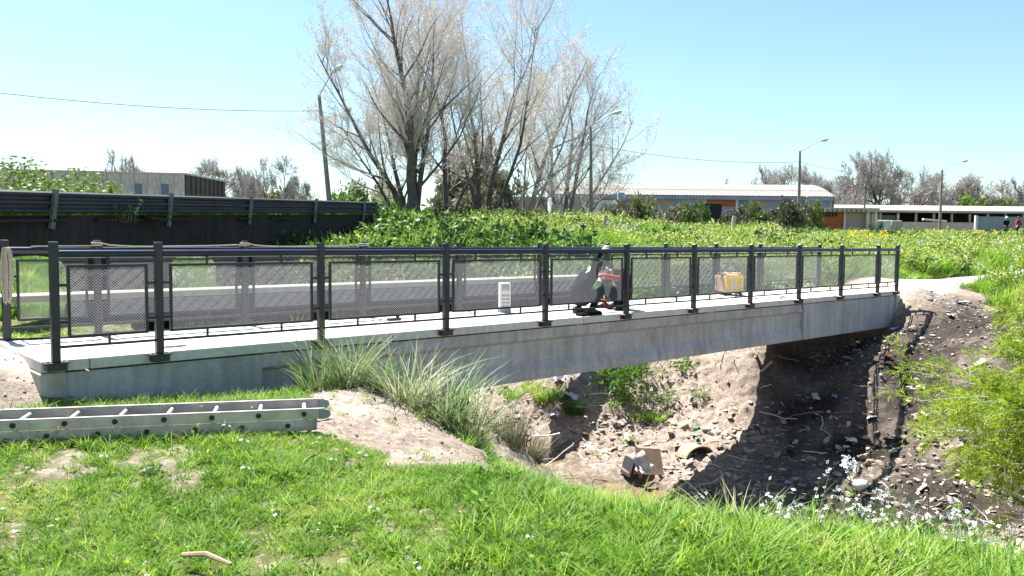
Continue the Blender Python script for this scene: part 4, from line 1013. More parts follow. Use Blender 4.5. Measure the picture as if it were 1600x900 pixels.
YW = 95.0; Xl = at(868, 300, Y=YW).x; Xr = at(1302, 300, Y=YW).x; ze = at(1150, 306.5, Y=YW).z; zr = at(1150, 289, Y=YW+8).z
mb = MB(); nseg = 8
def rprof(k): a = k/nseg; return YW-.5+8.5*a, ze+(zr-ze)*math.sin(a*math.pi/2)**.9
nb = int((Xr-Xl)/1.05)
for i in range(nb+1):     # corrugated roof bays
    pass
sheet = MB(); xw = (Xr-Xl)/nb
for i in range(6):
    x0 = i*xw/6; x1 = (i+1)*xw/6; h0 = .05*(i % 2); h1 = .05*((i+1) % 2)
    for k in range(nseg):
        (ya, za), (yb, zb2) = rprof(k), rprof(k+1); lap = .03*(k % 2 == 0)
        sheet.add([(x0, ya, za+h0+lap), (x1, ya, za+h1+lap), (x1, yb, zb2+h1), (x0, yb, zb2+h0)], [(0, 1, 2, 3)])
sm = sheet.mesh('roof_sheet'); sm.materials.append(M['roof'])
for i in range(nb): link('roof_sheet', sm, None, root, (Xl+i*xw, 0, 0))
# hipped curved right end
mb = MB(); pts = []
for k in range(nseg+1):
    y, z = rprof(k); pts.append((Xr, y, z)); 
apex = at(1262, 291, Y=YW+9)
ends = [(Xr+.0, YW+18-.5-(rprof(k)[0]-YW), rprof(k)[1]) for k in range(nseg, -1, -1)]
MB().bbox((Xl, YW+8.0, 1.5), (Xr-.3, YW+16, zr-.4)).build('rear_hall', M['bluewall'], root)
wl = MB(); wl.bbox((Xl, YW+.25, 1.5), (Xr-.3, YW+8, ze-.05)); wl.build('wall', M['bluewall'], root)
def xw_(px, Y_=YW): return at(px, 315, Y=Y_).x
def zw_(py, px=1200, Y_=YW): return at(px, py, Y=Y_).z
MB().bbox((Xl, YW-.45, ze-.42), (Xr-.1, YW+.24, ze-.02)).build('eaves_beam', M['bluewall'], root)
for a, b, mt, nm in ((1104, 1150, 'orange', 'infill_panel'), (1154, 1171, 'win_blue', 'window'), (1184, 1200, 'pinkwall', 'infill_panel'), (1262, 1298, 'bluesheet', 'infill_panel'), (1060, 1098, 'bluesheet', 'infill_panel'), (985, 1050, 'pinkwall', 'infill_panel')):
    MB().bbox((xw_(a), YW+.20, zw_(323.5)), (xw_(b), YW+.247, zw_(311))).build(nm, M[mt], root)
    if nm == 'window':
        for k in range(1, 4): x = xw_(a)+(xw_(b)-xw_(a))*k/4; MB().bbox((x-.03, YW+.17, zw_(323.5)), (x+.03, YW+.199, zw_(311))).build('mullion', M['bluewall'], root)
for px in (1102, 1152, 1173, 1262, 1299): MB().bbox((xw_(px)-.14, YW+.10, 1.5), (xw_(px)+.14, YW+.196, ze-.43)).build('pilaster', M['whitewall'], root)
# stepped end of roof
endv = MB(); ev = [(Xr-.0, YW-.5, ze+.03)]; 
prm = [rprof(k) for k in range(nseg+1)]
for k in range(nseg):
    (ya, za), (yb, zb2) = prm[k], prm[k+1]; f0 = math.cos(k/nseg*math.pi/2); f1 = math.cos((k+1)/nseg*math.pi/2)
    endv.add([(Xr-.05, ya, za), (Xr-.05+1.0*(0), ya, za), (Xr-.05, yb, zb2)], [(0, 1, 2)]) if 0 else None
endv.add([(Xr-.02, y, z) for y, z in prm]+[(Xr-.02, prm[-1][0], 1.5), (Xr-.02, prm[0][0]+.5, 1.5)], [tuple(range(nseg+3))])
endv.build('gable', M['bluewall'], root)

root = thing('orange_building', 'low orange-brown building with pale flat roof and barred window', 'building', (0, 0, 0)); YO = 76.0
X_ = lambda px: at(px, 340, Y=YO).x; Z_ = lambda py: at(1310, py, Y=YO).z
MB().bbox((X_(1252), YO, 1.2), (X_(1319), YO+6, Z_(331.5))).build('wall', M['orange'], root)
MB().bbox((X_(1319), YO+.03, 1.2), (X_(1352), YO+6, Z_(331.5))).build('side_wall', M['pinkwall'], root)
MB().bbox((X_(1254), YO-.7, Z_(331)), (X_(1369), YO+6, Z_(325))).build('roof_slab', M['slab'], root)
for k in range(12):
    x = X_(1266+k*7.4); MB().bbox((x-.07, YO-.74, Z_(330)), (x+.07, YO-.701, Z_(328))).build('roof_drain', M['darkin'], root)
for px in (1271, 1319.5): MB().bbox((X_(px)-.09, YO-.12, 1.2), (X_(px)+.09, YO-.005, Z_(331.5))).build('pilaster', M['whitewall'], root)
wn = MB().bbox((X_(1282), YO-.06, Z_(338.5)), (X_(1308), YO-.01, Z_(332.8))).build('window', M['darkin'], root)
for k in range(1, 5): x = X_(1282+k*5.2); MB().bbox((x-.03, YO-.10, Z_(338.5)), (x+.03, YO-.062, Z_(332.8))).build('window_bar', M['win_blue'], wn)
for px in (1353.5, 1366): MB().bbox((X_(px)-.12, YO-.4, 1.2), (X_(px)+.12, YO-.1, Z_(331.5))).build('door_column', M['whitewall'], root)
MB().bbox((X_(1356), YO-.2, 1.2), (X_(1364), YO-.12, Z_(333))).build('door', M['yellow'] if 0 else M['pinkwall'], root)
MB().bbox((X_(1361), YO-.25, Z_(352)), (X_(1364), YO-.21, Z_(334))).build('door_strip', M['yhot'] if 0 else M['cream'], root)

root = thing('open_shed', 'long low open shed with pale corrugated roof and dark interior', 'shed', (0, 0, 0)); YS = 96.0
X_ = lambda px: at(px, 340, Y=YS).x; 
xa, xb = X_(1300), X_(1690); zA, zB = at(1300, 320, Y=YS+5).z, at(1300, 328, Y=YS).z
nb2 = 40; dx = (xb-xa)/nb2; sh_ = MB()
for i in range(8):
    h0, h1 = .04*(i % 2), .04*((i+1) % 2); x0, x1 = i*dx/8, (i+1)*dx/8; sh_.add([(x0, YS-.6, zB+h0), (x1, YS-.6, zB+h1), (x1, YS+5, zA+h1), (x0, YS+5, zA+h0)], [(0, 1, 2, 3)])
sm2 = sh_.mesh('roof_sheet'); sm2.materials.append(M['roof'])
for i in range(nb2): link('roof_sheet', sm2, None, root, (xa+i*dx, 0, 0))
MB().bbox((xa, YS-.62, zB-.22), (xb, YS-.5, zB-.01)).build('fascia', M['slab'], root)
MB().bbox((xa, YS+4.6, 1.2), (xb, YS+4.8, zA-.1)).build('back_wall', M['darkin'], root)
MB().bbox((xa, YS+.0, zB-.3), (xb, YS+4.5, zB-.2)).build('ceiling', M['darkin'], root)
for k in range(12):
    x = X_(1375+k*28); MB().bbox((x-.11, YS-.1, 1.2), (x+.11, YS+.12, zB-.3)).build('column', M['slab'] if k != 1 else M['whitewall'], root)
MB().bbox((X_(1405), YS-.9, 1.2), (X_(1522), YS-.7, at(1460, 347.5, Y=YS).z)).build('low_wall', M['slab'], root)
MB().beam(at(1442, 342.5, Y=YS-2), at(1478, 345.5, Y=YS-2), .4, .2).build('pale_plank', M['whitewall'], root)
MB().bbox((X_(1378), YS+2, 2.6), (X_(1412), YS+2.2, 4.3)).build('inner_panel', M['greybox'], root)

root = thing('sheet_fence', 'blue-grey sheet metal fence with white end post below the shed roof', 'fence', (0, 0, 0)); YF = 82.0
X_ = lambda px: at(px, 345, Y=YF).x; zt_ = at(1560, 338.5, Y=YF).z; pm = MB(); pm.bbox((.01, 0, 1.0), (.99, .05, zt_)); pm.bbox((.0, -.03, 1.0), (.06, -.001, zt_)); pmm = pm.mesh('sheet'); pmm.materials.append(M['bluefence'])
for k in range(12): link('sheet', pmm, None, root, (X_(1526)+k, YF, 0))
MB().bbox((X_(1523), YF-.15, 1.0), (X_(1523)+.22, YF+.1, zt_+.1)).build('end_post', M['whitewall'], root)
tag(MB().bbox((at(1369, 350, Y=80).x, 80, 1.1), (at(1393, 350, Y=80).x, 81.4, at(1380, 344, Y=80).z)).build('white_tank', M['whitewall'], bevel=.05), 'white block-shaped tank in the weeds left of the grey one', 'tank')
tag(MB().bbox((at(1394, 350, Y=80.2).x, 80.2, 1.1), (at(1410, 350, Y=80.2).x, 81.4, at(1400, 344.5, Y=80).z)).build('grey_tank', M['pale_concrete'], bevel=.05), 'grey concrete block-shaped tank right of the white one', 'tank')
tag(MB().bbox((at(1100, 330, Y=72).x, 72, 1.3), (at(1128, 330, Y=72).x, 74.5, at(1114, 317, Y=72).z)).build('dark_container', M['darkin'], bevel=.04), 'dark brown container between bushes in front of the long warehouse', 'container')
tag(MB().bbox((at(918, 320, Y=78).x, 78, 1.3), (at(968, 320, Y=78).x, 78.3, at(940, 313, Y=78).z)).build('white_garden_wall', M['whitewall']), 'white low wall behind the second street lamp', 'wall')
tag(MB().bbox((at(880, 320, Y=76).x, 76, 1.3), (at(917, 320, Y=76).x, 76.3, at(900, 309, Y=76).z)).build('grey_yard_wall', M['pale_concrete']), 'grey wall between the drooping tree trunk and the lamp', 'wall')
tag(MB().bbox((at(966, 310, Y=77).x, 77, 1.3), (at(976, 310, Y=77).x, 77.8, at(970, 300.5, Y=77).z)).build('pale_blue_hut', M['bluesheet'], bevel=.03), 'small pale blue hut right of the white low wall', 'hut')
tag(MB().bbox((at(768, 320, Y=80).x, 80, 1.3), (at(856, 320, Y=80).x, 80.3, at(800, 307, Y=80).z)).build('brick_red_wall', M['pinkwall']), 'faded brick-red wall behind the bare tree trunks', 'wall')
c = at(868, 326, Y=56); root = thing('wooden_crate', 'small red and white striped board crate at the foot of the drooping tree', 'crate', (c.x, c.y, c.z-.3), .1)
MB().bbox((-.33, -.2, 0), (.30, .2, .55)).build('crate_body', M['white'], root)
for k in range(4): MB().bbox((-.27, -.215, .08+k*.12), (.24, -.201, .14+k*.12)).build('red_board', M['orange'], root)
for i, (px, y0, y1, Y_, ln) in enumerate(((944, 338, 356, 38, .10), (1146, 337, 353, 42, .06), (755, 331, 341, 46, 0))):
    t_ = at(px+ln*30, y0, Y=Y_); b = at(px-ln*30, y1+8, Y=Y_); root = thing('concrete_stub_post', ['leaning pale concrete stub post in yellow weeds right of second lamp', 'short pale concrete post in weeds below the dark container', 'squat dark stub post at the foot of the tall bare trees'][i], 'post', b)
    MB().beam((0, 0, 0), t_-b, .17, .17).build('shaft', M['pale_concrete'] if i < 2 else M['old_concrete'], root, bevel=.02); MB().box(t_-b, (.15, .15, .03)).build('cap', M['old_concrete'], root)
root = thing('low_fence_rail', 'low weathered rail fence below the tall bare trees', 'fence', (0, 0, 0)); a = at(600, 334, Y=44); b = at(752, 336, Y=46)
MB().beam(a, b, .08, .10).build('rail', M['old_concrete'], root)
for k in range(5): c = a.lerp(b, k/4); MB().bbox((c.x-.06, c.y-.06, c.z-.9), (c.x+.06, c.y+.06, c.z-.051)).build('fence_post', M['old_concrete'], root)
c = at(1450, 414, Y=29.5); root = thing('concrete_block', 'broken concrete block lying in grass beside the right hand path', 'concrete block', c, .15)
MB().bbox((-.30, -.2, -.1), (-.04, .25, .24)).build('broken_end', M['pale_concrete'], root, bevel=.04); MB().bbox((-.03, -.22, -.1), (.34, .25, .20)).build('main_piece', M['pale_concrete'], root, bevel=.04)
c = at(1552, 418, Y=31); mb = MB()
for k in range(9): mb.box((c.x+random.uniform(-.8, .8), c.y+random.uniform(-.2, .2), c.z+.0), (.35, .25, .12), Matrix.Rotation(random.uniform(0, 3), 3, 'Z'))
tag(mb.build('dark_rubble', M['clod'], bevel=.03), 'strip of dark turned soil clods beside the path at the right', 'rubble', kind='stuff')

# ---------------------------------------------------------------- trees
def dirn(n, rng, sp, up=1.0): return np.c_[rng.normal(0, sp, (n, 2)), np.full(n, up)]
def poplar(seed, stems, H, k1=9, k2=8, k3=6, spread=None, droop=False, bud=9000, r0=.30, lean=(0, 0)):
    rng = np.random.default_rng(seed); n = len(stems)
    D = np.array([(a, b, 1.0) for a, b, *_ in stems]); L = np.array([s_[2] for s_ in stems])*H
    P = np.array([(a*.4, b*.4, 0) for a, b, *_ in stems]); R = np.array([s_[3] for s_ in stems])*r0
    lv = [dict(seg=9, wig=.075, up=.035, n=8, end=.10),
          dict(seg=7, wig=.09, up=.075, k=k1, ang=.72, lr=.46, rr=.5, t0=.16, n=5, end=.15, rmin=.026),
          dict(seg=5, wig=.11, up=.04, k=k2, ang=.66, lr=.46, rr=.5, t0=.12, n=3, end=.3, rmin=.012),
          dict(seg=3, wig=.14, up=.02, k=k3, ang=.65, lr=.50, rr=.6, t0=.10, n=3, end=.5, rmin=.007, droop=.12 if droop else 0),
          dict(seg=1 if not droop else 3, wig=.16, up=.02, k=5, ang=.65, lr=.62, rr=.7, t0=.08, n=3, end=.6, rmin=.0055, droop=.5 if droop else 0)]
    if droop: lv[3]['up'] = -.12; lv[4]['up'] = -.35
    br = grow(rng, P, D, L, R, lv)
    return tree_meshes(rng, br, 2, bud, .075)
def base_at(px, Y_, dz=0):
    p = at(px, 330, Y=Y_); return (p.x, p.y, float(zbase(np.array([p.x]), np.array([p.y]))[0])-.2+dz)
put_tree('tall_bare_tree', 'largest bare tree, spreading from several stems right of the leaning lamp', base_at(646, 46),
    poplar(101, [(-.80, .1, .55, .42), (-.45, -.1, .86, .62), (-.22, .1, .98, .8), (-.02, -.1, 1.02, 1.0), (.10, .15, 1.0, .7), (.24, 0, .95, .6), (-.35, .5, .8, .5)], 12.5, 12, 9, 8, bud=18000), M['bark'], M['twig'])
put_tree('bare_tree', 'slimmer bare tree with dark crooked stems between the two tallest ones', base_at(698, 49),
    poplar(102, [(-.16, .1, .85, .6), (.05, 0, 1.0, .8), (.25, .1, .8, .5)], 11.6, 9, 7, 6, bud=5000, r0=.22), M['bark'], M['twig'])
put_tree('bare_tree', 'tall upright bare tree with a narrow forked trunk, centre of the row', base_at(757, 49),
    poplar(103, [(-.34, .1, .85, .5), (-.10, 0, 1.0, .8), (.14, .1, 1.02, .8), (.38, -.1, .95, .6)], 12.8, 10, 8, 8, bud=11000, r0=.22), M['bark'], M['twig'])
put_tree('bare_tree', 'pale bare tree leaning right, beside the drooping tree', base_at(818, 58),
    poplar(104, [(.22, 0, 1.0, .9), (.46, .1, .85, .6), (-.12, .1, .8, .45)], 13.4, 10, 8, 7, bud=8000, r0=.23), M['bark_pale'], M['twig'])
put_tree('drooping_bare_tree', 'wide bare tree with drooping branch tips behind the second lamp', base_at(876, 61),
    poplar(105, [(-.12, 0, .85, .7), (.18, .1, 1.0, .9), (.40, -.1, .92, .8), (.62, .1, .80, .6), (1.1, 0, .50, .45), (-.45, .1, .6, .4)], 12.4, 11, 9, 6, droop=True, bud=7000, r0=.24), M['bark_pale'], M['twig'])
def jacaranda(seed, H, n=3, sp=.35, leafy=0, k=(6, 6, 5)):
    rng = np.random.default_rng(seed); D = dirn(n, rng, sp); 
    lv = [dict(seg=6, wig=.17, up=-.03, n=6, end=.35), dict(seg=5, wig=.16, up=.03, k=k[0], ang=.7, lr=.72, rr=.6, t0=.5, n=4, end=.3, rmin=.05),
          dict(seg=4, wig=.18, up=.0, k=k[1], ang=.75, lr=.62, rr=.55, t0=.4, n=3, end=.4, rmin=.024), dict(seg=3, wig=.2, up=.0, k=k[2], ang=.75, lr=.60, rr=.6, t0=.3, n=3, end=.6, rmin=.017), dict(seg=1, wig=.2, up=.0, k=5, ang=.75, lr=.6, rr=.7, t0=.2, n=3, end=.6, rmin=.013)]
    br = grow(rng, np.zeros((n, 3))+rng.normal(0, .15, (n, 3))*[1, 1, 0], D, np.full(n, H*.50)*rng.uniform(.8, 1.1, n), np.full(n, .02*H), lv)
    return tree_meshes(rng, br, 2, leafy, .09)
JD = [jacaranda(201+i, 8.0, 3+(i % 2), .55, 10, (7, 8, 8)) for i in range(4)]
JT = [max(d[1][0][:, 2].max(), d[0][0][:, 2].max())*.97 for d in JD]
JM = [[np_mesh('trunk', *d[0], True), np_mesh('crown', *d[1]), np_mesh('leaves', *d[2])] for d in JD]
for j in JM: j[0].materials.append(M['bark']); j[1].materials.append(M['twig_dark']); j[2].materials.append(M['bud'])
JW = [np.percentile(np.hypot(d[1][0][:, 0], d[1][0][:, 1]), 93) for d in JD]
def far_tree(label, px, pytop, Yd, k, sc, rz, leaves_=False, grp=None, wpx=84):
    z0 = 1.5; top = at(px, pytop, Y=Yd).z; s = (top-z0)/JT[k]*sc
    root = thing('bare_tree', label, 'tree', (at(px, 330, Y=Yd).x, Yd, z0), rz, grp); h_ = 1.32*wpx/2/F_PX*Yd/JW[k]; root.scale = (h_, h_, s)
    link('trunk', JM[k][0], None, root); c = link('crown', JM[k][1], None, root)
    if leaves_: link('leaves', JM[k][2], None, c)
FT = [(168, 236, 135, 0, 'left of two rounded bare trees rising behind the concrete warehouse'), (198, 240, 136, 1, 'right of two rounded bare trees rising behind the concrete warehouse'),
      (322, 247, 140, 2, 'flat-crowned bare tree just left of the warehouse end wall'), (352, 246, 142, 3, 'bare tree standing directly behind the warehouse end wall'), (378, 258, 125, 1, 'small thin bare tree just right of the warehouse end wall'),
      (428, 244, 96, 0, 'dark-branched bare tree left of the leaning lamp, left stem of a pair'), (452, 243, 97, 2, 'dark-branched bare tree left of the leaning lamp, right one of a pair'),
      (1195, 257, 150, 1, 'leftmost bare tree rising behind the long warehouse roof'), (1228, 256, 150, 2, 'second bare tree from the left behind the long warehouse roof'), (1262, 256, 148, 3, 'bare tree behind the warehouse roof just right of the third lamp'),
      (1303, 251, 138, 0, 'thin leaning bare tree above the end of the warehouse roof'), (1330, 237, 128, 2, 'tall slender bare tree between the warehouse and the biggest shed tree'), (1378, 236, 124, 1, 'biggest dense bare tree behind the shed roof'), (1408, 243, 126, 3, 'bare tree touching the right flank of the biggest shed tree'),
      (1438, 268, 130, 0, 'short bare tree left of the fourth lamp'), (1462, 272, 132, 2, 'bare tree directly behind the fourth lamp'), (1488, 276, 134, 1, 'bare tree just right of the fourth lamp'),
      (1520, 272, 132, 3, 'rounded bare tree above the middle of the shed roof'), (1547, 272, 133, 0, 'rounded bare tree third from the right edge'), (1575, 280, 130, 2, 'low bare tree second from the right edge'), (1600, 276, 132, 1, 'bare tree cut by the right picture edge'), (1134, 277, 170, 0, 'tiny bare tree top above the middle of the warehouse roof')]
FW = {0: 66, 1: 66, 2: 90, 3: 84, 4: 60, 5: 70, 6: 74, 11: 90, 12: 115, 21: 24}
for i, (px, pt, Yd, k, lb) in enumerate(FT): far_tree(lb, px, pt, Yd, k, 1.0, i*1.9, False, wpx=FW.get(i, 86))

# leafy background bushes and trees
def bush_data(seed, rx, ry, rz_, n, leaf, nclump=40):
    rng = np.random.default_rng(seed); C = rng.normal(size=(nclump, 3)); C /= np.linalg.norm(C, axis=1)[:, None]; C *= rng.uniform(.3, .85, nclump)[:, None]; C[:, 2] = np.abs(C[:, 2])*1.0+.05
    ci = rng.integers(0, nclump, n); rr = rng.uniform(.16, .34, nclump); d = rng.normal(size=(n, 3)); d /= np.linalg.norm(d, axis=1)[:, None]
    P = (C[ci]+d*(rr[ci]*rng.random(n)**.4)[:, None])*[rx, ry, rz_]; P[:, 2] = np.maximum(P[:, 2], .02)
    st = grow(rng, np.zeros((7, 3)), np.c_[rng.normal(0, .7, (7, 2)), np.ones(7)], np.full(7, rz_*.55), np.full(7, .03*rz_), [dict(seg=4, wig=.15, up=.05, n=5, end=.4), dict(seg=3, wig=.2, up=.05, k=5, ang=.7, lr=.5, rr=.5, t0=.3, n=3, end=.4)])
    return leaves(rng, P, leaf, .3, .55), join([tubes(p, r, n_) for p, r, n_ in st])[:2]
BD_ = [bush_data(301+i, 1, 1, 1, 3600, .13) for i in range(4)]
BN_ = [bush_data(351+i, 1, 1, 1, 11000, .048) for i in range(2)]
BM_ = {}
def bush(name, label, px, pytop, Yd, wpx, mt, k=0, z0=None, cat='bush', deep=1.0, grp=None):
    top = at(px, pytop, Y=Yd); z0 = 1.3 if z0 is None else z0; key = (k, mt)
    if key not in BM_:
        a = np_mesh('foliage', *(BN_[k % 2] if mt in ('near_bush', 'weed_dark') else BD_[k])[0]); a.materials.append(M[mt]); b = np_mesh('stems', *BD_[k][1]); b.materials.append(M['twig_dark']); BM_[key] = (a, b)
    root = thing(name, label, cat, (top.x, Yd, z0), px*.37, grp); r = wpx/2/F_PX*Yd*1.3; root.scale = (r, r*deep, max(.3, (top.z-z0)/.92))
    link('foliage', BM_[key][0], None, root); link('stems', BM_[key][1], None, root); return root
bush('round_bush', 'big rounded green bush in front of the concrete warehouse', 86, 259, 42, 255, 'near_bush', 1)
bush('young_bush', 'small light green bush just right of the big rounded bush', 172, 291, 36, 22, 'bush_lime', 1)
bush('lime_tree', 'lime green rounded tree left of the tallest bare tree', 548, 288, 75, 70, 'bush_lime', 1, cat='tree'); bush('lime_tree', 'feathery lime tree leaning against the rounded lime tree', 590, 290, 78, 60, 'bush_lime', 2, cat='tree')
bush('grey_green_tree', 'grey-green leafy tree top behind the lime trees', 605, 286, 95, 60, 'bush_far', 3, cat='tree'); bush('lime_tree', 'low lime shrub at the end of the guard rail', 600, 308, 60, 50, 'bush_lime', 0, cat='tree')
bush('olive_tree', 'grey-olive leafy tree behind the trunks of the bare trees', 735, 216, 72, 110, 'bush_grey', 1, cat='tree'); bush('olive_tree', 'grey-olive leafy tree right of centre, between trunks', 785, 258, 76, 70, 'bush_grey', 2, cat='tree')
bush('low_scrub', 'tangled grey scrub at the base of the central trunks', 745, 300, 58, 90, 'bush_grey', 3); bush('low_scrub', 'tangled scrub left of the low red wall', 700, 305, 60, 70, 'bush_grey', 0)
bush('dark_conifer', 'dark shrub behind the guard rail between the warehouse and lamp', 400, 295, 110, 70, 'bush_far', 2); bush('dark_conifer', 'long dark hedge hump under the paired bare trees', 455, 300, 112, 90, 'bush_far', 1)
for i, (px, pt, wd, lb) in enumerate(((965, 311, 60, 'dark grey shrub right of the second lamp'), (1000, 308, 50, 'dark grey shrub with bare twigs in the middle of the shrub row'), (1045, 317, 70, 'rounded olive shrub left of the dark container'), (1085, 319, 50, 'dark shrub touching the dark container'), (1150, 322, 50, 'grey shrub right of the dark container'), (1180, 318, 45, 'grey shrub left of the palm'), (1240, 305, 55, 'large grey-green shrub behind the third lamp'), (1275, 318, 30, 'narrow shrub left of the orange building'), (1200, 326, 60, 'low scrub under the palm'))):
    bush('grey_shrub', lb, px, pt, 64+i % 3, wd, 'bush_grey' if i % 2 == 0 else 'bush_far', i % 4)
bush('lime_hedge', 'pale green hedge above the shed roof near the right edge', 1565, 305, 128, 100, 'bush_far', 2); bush('green_hump', 'green tree hump above the shed roof right of the fourth lamp', 1510, 309, 127, 60, 'bush_lime', 1); bush('far_hump', 'faint far green tree hump behind the shed roof end', 1650, 296, 135, 90, 'bush_far', 0)
# shaggy palm-like shrub
rng = np.random.default_rng(77); c = at(1212, 300, Y=68); root = thing('shaggy_palm', 'shaggy dark palm with spiky fronds in front of the warehouse', 'palm', (c.x, c.y, 1.4))
MB().tube([(0, 0, 0), (0, 0, 1.5)], [.35, .28], 10).build('trunk', M['bark'], root, smooth=True)
v_, q_ = blades(rng, 420, .35, 1.1, 2.1, .10, 1.5, 1.0, 4); v_ = v_.copy(); v_[:, 2] += .9; link('fronds', np_mesh('fronds', v_, q_), M['bush_far'], root)
v_, q_ = blades(rng, 200, .3, .8, 1.4, .09, 2.6, 1.6, 3); v_ = v_.copy(); v_[:, 2] += 1.1; link('dry_fronds', np_mesh('dry_fronds', v_, q_), M['dryreed'], root)
# distant tree line
rng = np.random.default_rng(78); n = 1500; X_a = rng.uniform(-260, 330, n); Y_a = rng.uniform(230, 300, n)
tb = [('far_crown', None)]; me = np_mesh('far_crown', *BD_[1][0]); me.materials.append(M['bush_far']); me2 = np_mesh('far_crown', *BD_[2][0]); me2.materials.append(M['bush_grey'])
n = 130; X_a = np.linspace(-270, 330, n)+rng.uniform(-3, 3, n); Y_a = rng.uniform(220, 270, n)
scatter('far_treeline', proto_col('far_crowns', [('far_crown', me), ('far_crown', me2)]), np.c_[X_a, Y_a, np.full(n, 1.0)], np.c_[np.zeros((n, 2)), rng.uniform(0, 6.28, n)], np.c_[rng.uniform(5, 9, n), rng.uniform(4, 7, n), rng.uniform(4.5, 8.0, n)], rng.integers(0, 2, n), 'continuous low line of far trees along the horizon', 'woods')
# ---------------------------------------------------------------- grass tufts
rng = np.random.default_rng(400)
tufts = []
for k in range(12):
    kind = k % 4
    n = [34, 30, 26, 22][kind]
    v_, q_ = blades(rng, n, .05, .05 if kind < 2 else .09, [.12, .16, .21, .26][kind], [.0065, .007, .008, .009][kind], .75, .8, 3)
    parts = [(v_, q_, 0)]
    if kind == 3:
        pass
    if k in (1, 6, 9): v2, q2 = blades(rng, 4, .04, .06, .18, .005, .9, .8, 2); parts.append((v2, q2, 1))
    tufts.append(('grass_tuft', mesh_multi('grass_tuft', parts, [M['grass'], M['dryreed']])))
# broadleaf clumps between the grass
for k in range(4):
    C = np.c_[rng.normal(0, .035, (34, 2)), rng.uniform(.015, .09, 34)]; d = np.c_[C[:, :2]*18, np.full(34, .5)]
    lv = leaves(rng, C, .05, .4, .5, d); v2, q2 = blades(rng, 8, .03, .05, .13, .006, .7, .7, 2)
    tufts.append(('weed_tuft', mesh_multi('weed_tuft', [lv+(0,), (v2, q2, 1)], [M['weed'], M['grass']])))
GC = proto_col('grass_tufts', tufts)
def frustum(x, y, m=.06): return np.abs(x) < (.6154+m)*y+.4
def field(n, x0, x1, y0, y1, seed):
    r = np.random.default_rng(seed); return r.uniform(x0, x1, n), r.uniform(y0, y1, n), r
XS, YS_, SS, II = [], [], [], []
# near turf
x, y, r = field(52000, -6.5, 7.5, 2.9, 9.8, 41); d = dirt_mask(x, y); u, v = uv_of(x, y)
keep = frustum(x, y) & (r.random(len(x)) > d*.985) & (v < -.03) & (r.random(len(x)) < np.where(y < 5.8, 1.0, .8)) & ~((zbase(x, y) < -.85) & (x > -.2) & (r.random(len(x)) < .6))
hollow = (zbase(x, y) < -.75) & (r.random(len(x)) < .45); keep &= ~hollow
thin = (fbm(x, y, 1.6, 4) < -.32) & (r.random(len(x)) < .7) & (x < 0); keep &= ~thin
x, y = x[keep], y[keep]; n = len(x); lush = sstep(fbm(x+3, y, .8, 3), -.2, .4)*.5+sstep(x, -1.5, 2.0)*.75
XS.append(x); YS_.append(y); SS.append(r.uniform(.55, 1.0, n)*(.55+.42*lush)*(1-.25*((y > 4.3) & (x > .2)))*(1+.22*((y < 4.6) & (x > -.3)))*(1+.5*((v[keep] > -1.15)&(x<-.9)))*(1+.45*((x < -1.75) & (y > 5.5+.12*(x+4)) & (y < 6.25)))); 
II.append(np.where(r.random(n) < .12+.10*(x > .8), r.integers(12, 16, n), np.where(r.random(n) < .25+.5*sstep(x, -.5, 2), r.choice([2, 3, 6, 7, 10, 11], n), r.choice([0, 1, 4, 5, 8, 9], n))))
# left bank behind the bridge, right bank meadow, sparse tufts in the gully
x, y, r = field(26000, -16, 30, 9, 34, 42); d = dirt_mask(x, y); u, v = uv_of(x, y)
keep = frustum(x, y) & (r.random(len(x)) > d*.997) & ~((u > -.2) & (u < BL+.2) & (v > -.05) & (v < BW+.1)) & ~((x > -1) & (y < 12) & (x < 5))
x, y = x[keep], y[keep]; n = len(x); XS.append(x); YS_.append(y); SS.append(r.uniform(1.0, 1.9, n)*np.where((x < 0) & (y < 15), .42, 1)); II.append(r.integers(0, 16, n))
x = np.concatenate(XS); y = np.concatenate(YS_); s = np.concatenate(SS); ii = np.concatenate(II); n = len(x)
P = np.c_[x, y, zfine(x, y)-.008]
rr = np.random.default_rng(9)
scatter('grass', GC, P, np.c_[rr.normal(0, .12, (n, 2)), rr.uniform(0, 6.28, n)], np.c_[s*1.1, s*1.1, s*rr.uniform(.8, 1.15, n)], ii, 'bright green grass covering the near bank and meadow', 'grass')

# ---------------------------------------------------------------- weedy bank and meadow beyond
rng = np.random.default_rng(500); protos = []
def multi(name, parts, mats): return (name, mesh_multi(name, parts, mats))
for k in range(4): protos.append(multi('weed_plant', weed_mesh(rng, 13, .55, .5, .075, 260, lasp=.4), [M['weed'], M['weed'], M['weed']]))          # 0-3 leafy
for k in range(3): protos.append(multi('weed_plant', weed_mesh(rng, 12, .62, .5, .07, 120, 1, 130, .055), [M['weed'], M['weed'], M['yflower']]))    # 4-6 pale yellow
for k in range(2): protos.append(multi('weed_plant', weed_mesh(rng, 12, .50, .5, .06, 100, 1, 160, .055), [M['weed'], M['weed'], M['wflower']]))     # 7-8 white
for k in range(2): protos.append(multi('weed_plant', weed_mesh(rng, 12, .55, .5, .07, 120, 1, 170, .06), [M['weed'], M['weed'], M['yhot']]))         # 9-10 bright yellow
for k in range(2):
    v_, q_ = blades(rng, 90, .25, .35, .75, .022, .5, .6, 3); protos.append(multi('weed_plant', [(v_, q_, 0)], [M['grass']]))                        # 11-12 grass
for k in range(2): protos.append(multi('weed_plant', weed_mesh(rng, 12, .6, .5, .12, 230, lasp=.5), [M['weed_dark'], M['weed_dark'], M['weed_dark']]))   # 13-14 dark
PC = proto_col('weed_plants', protos)
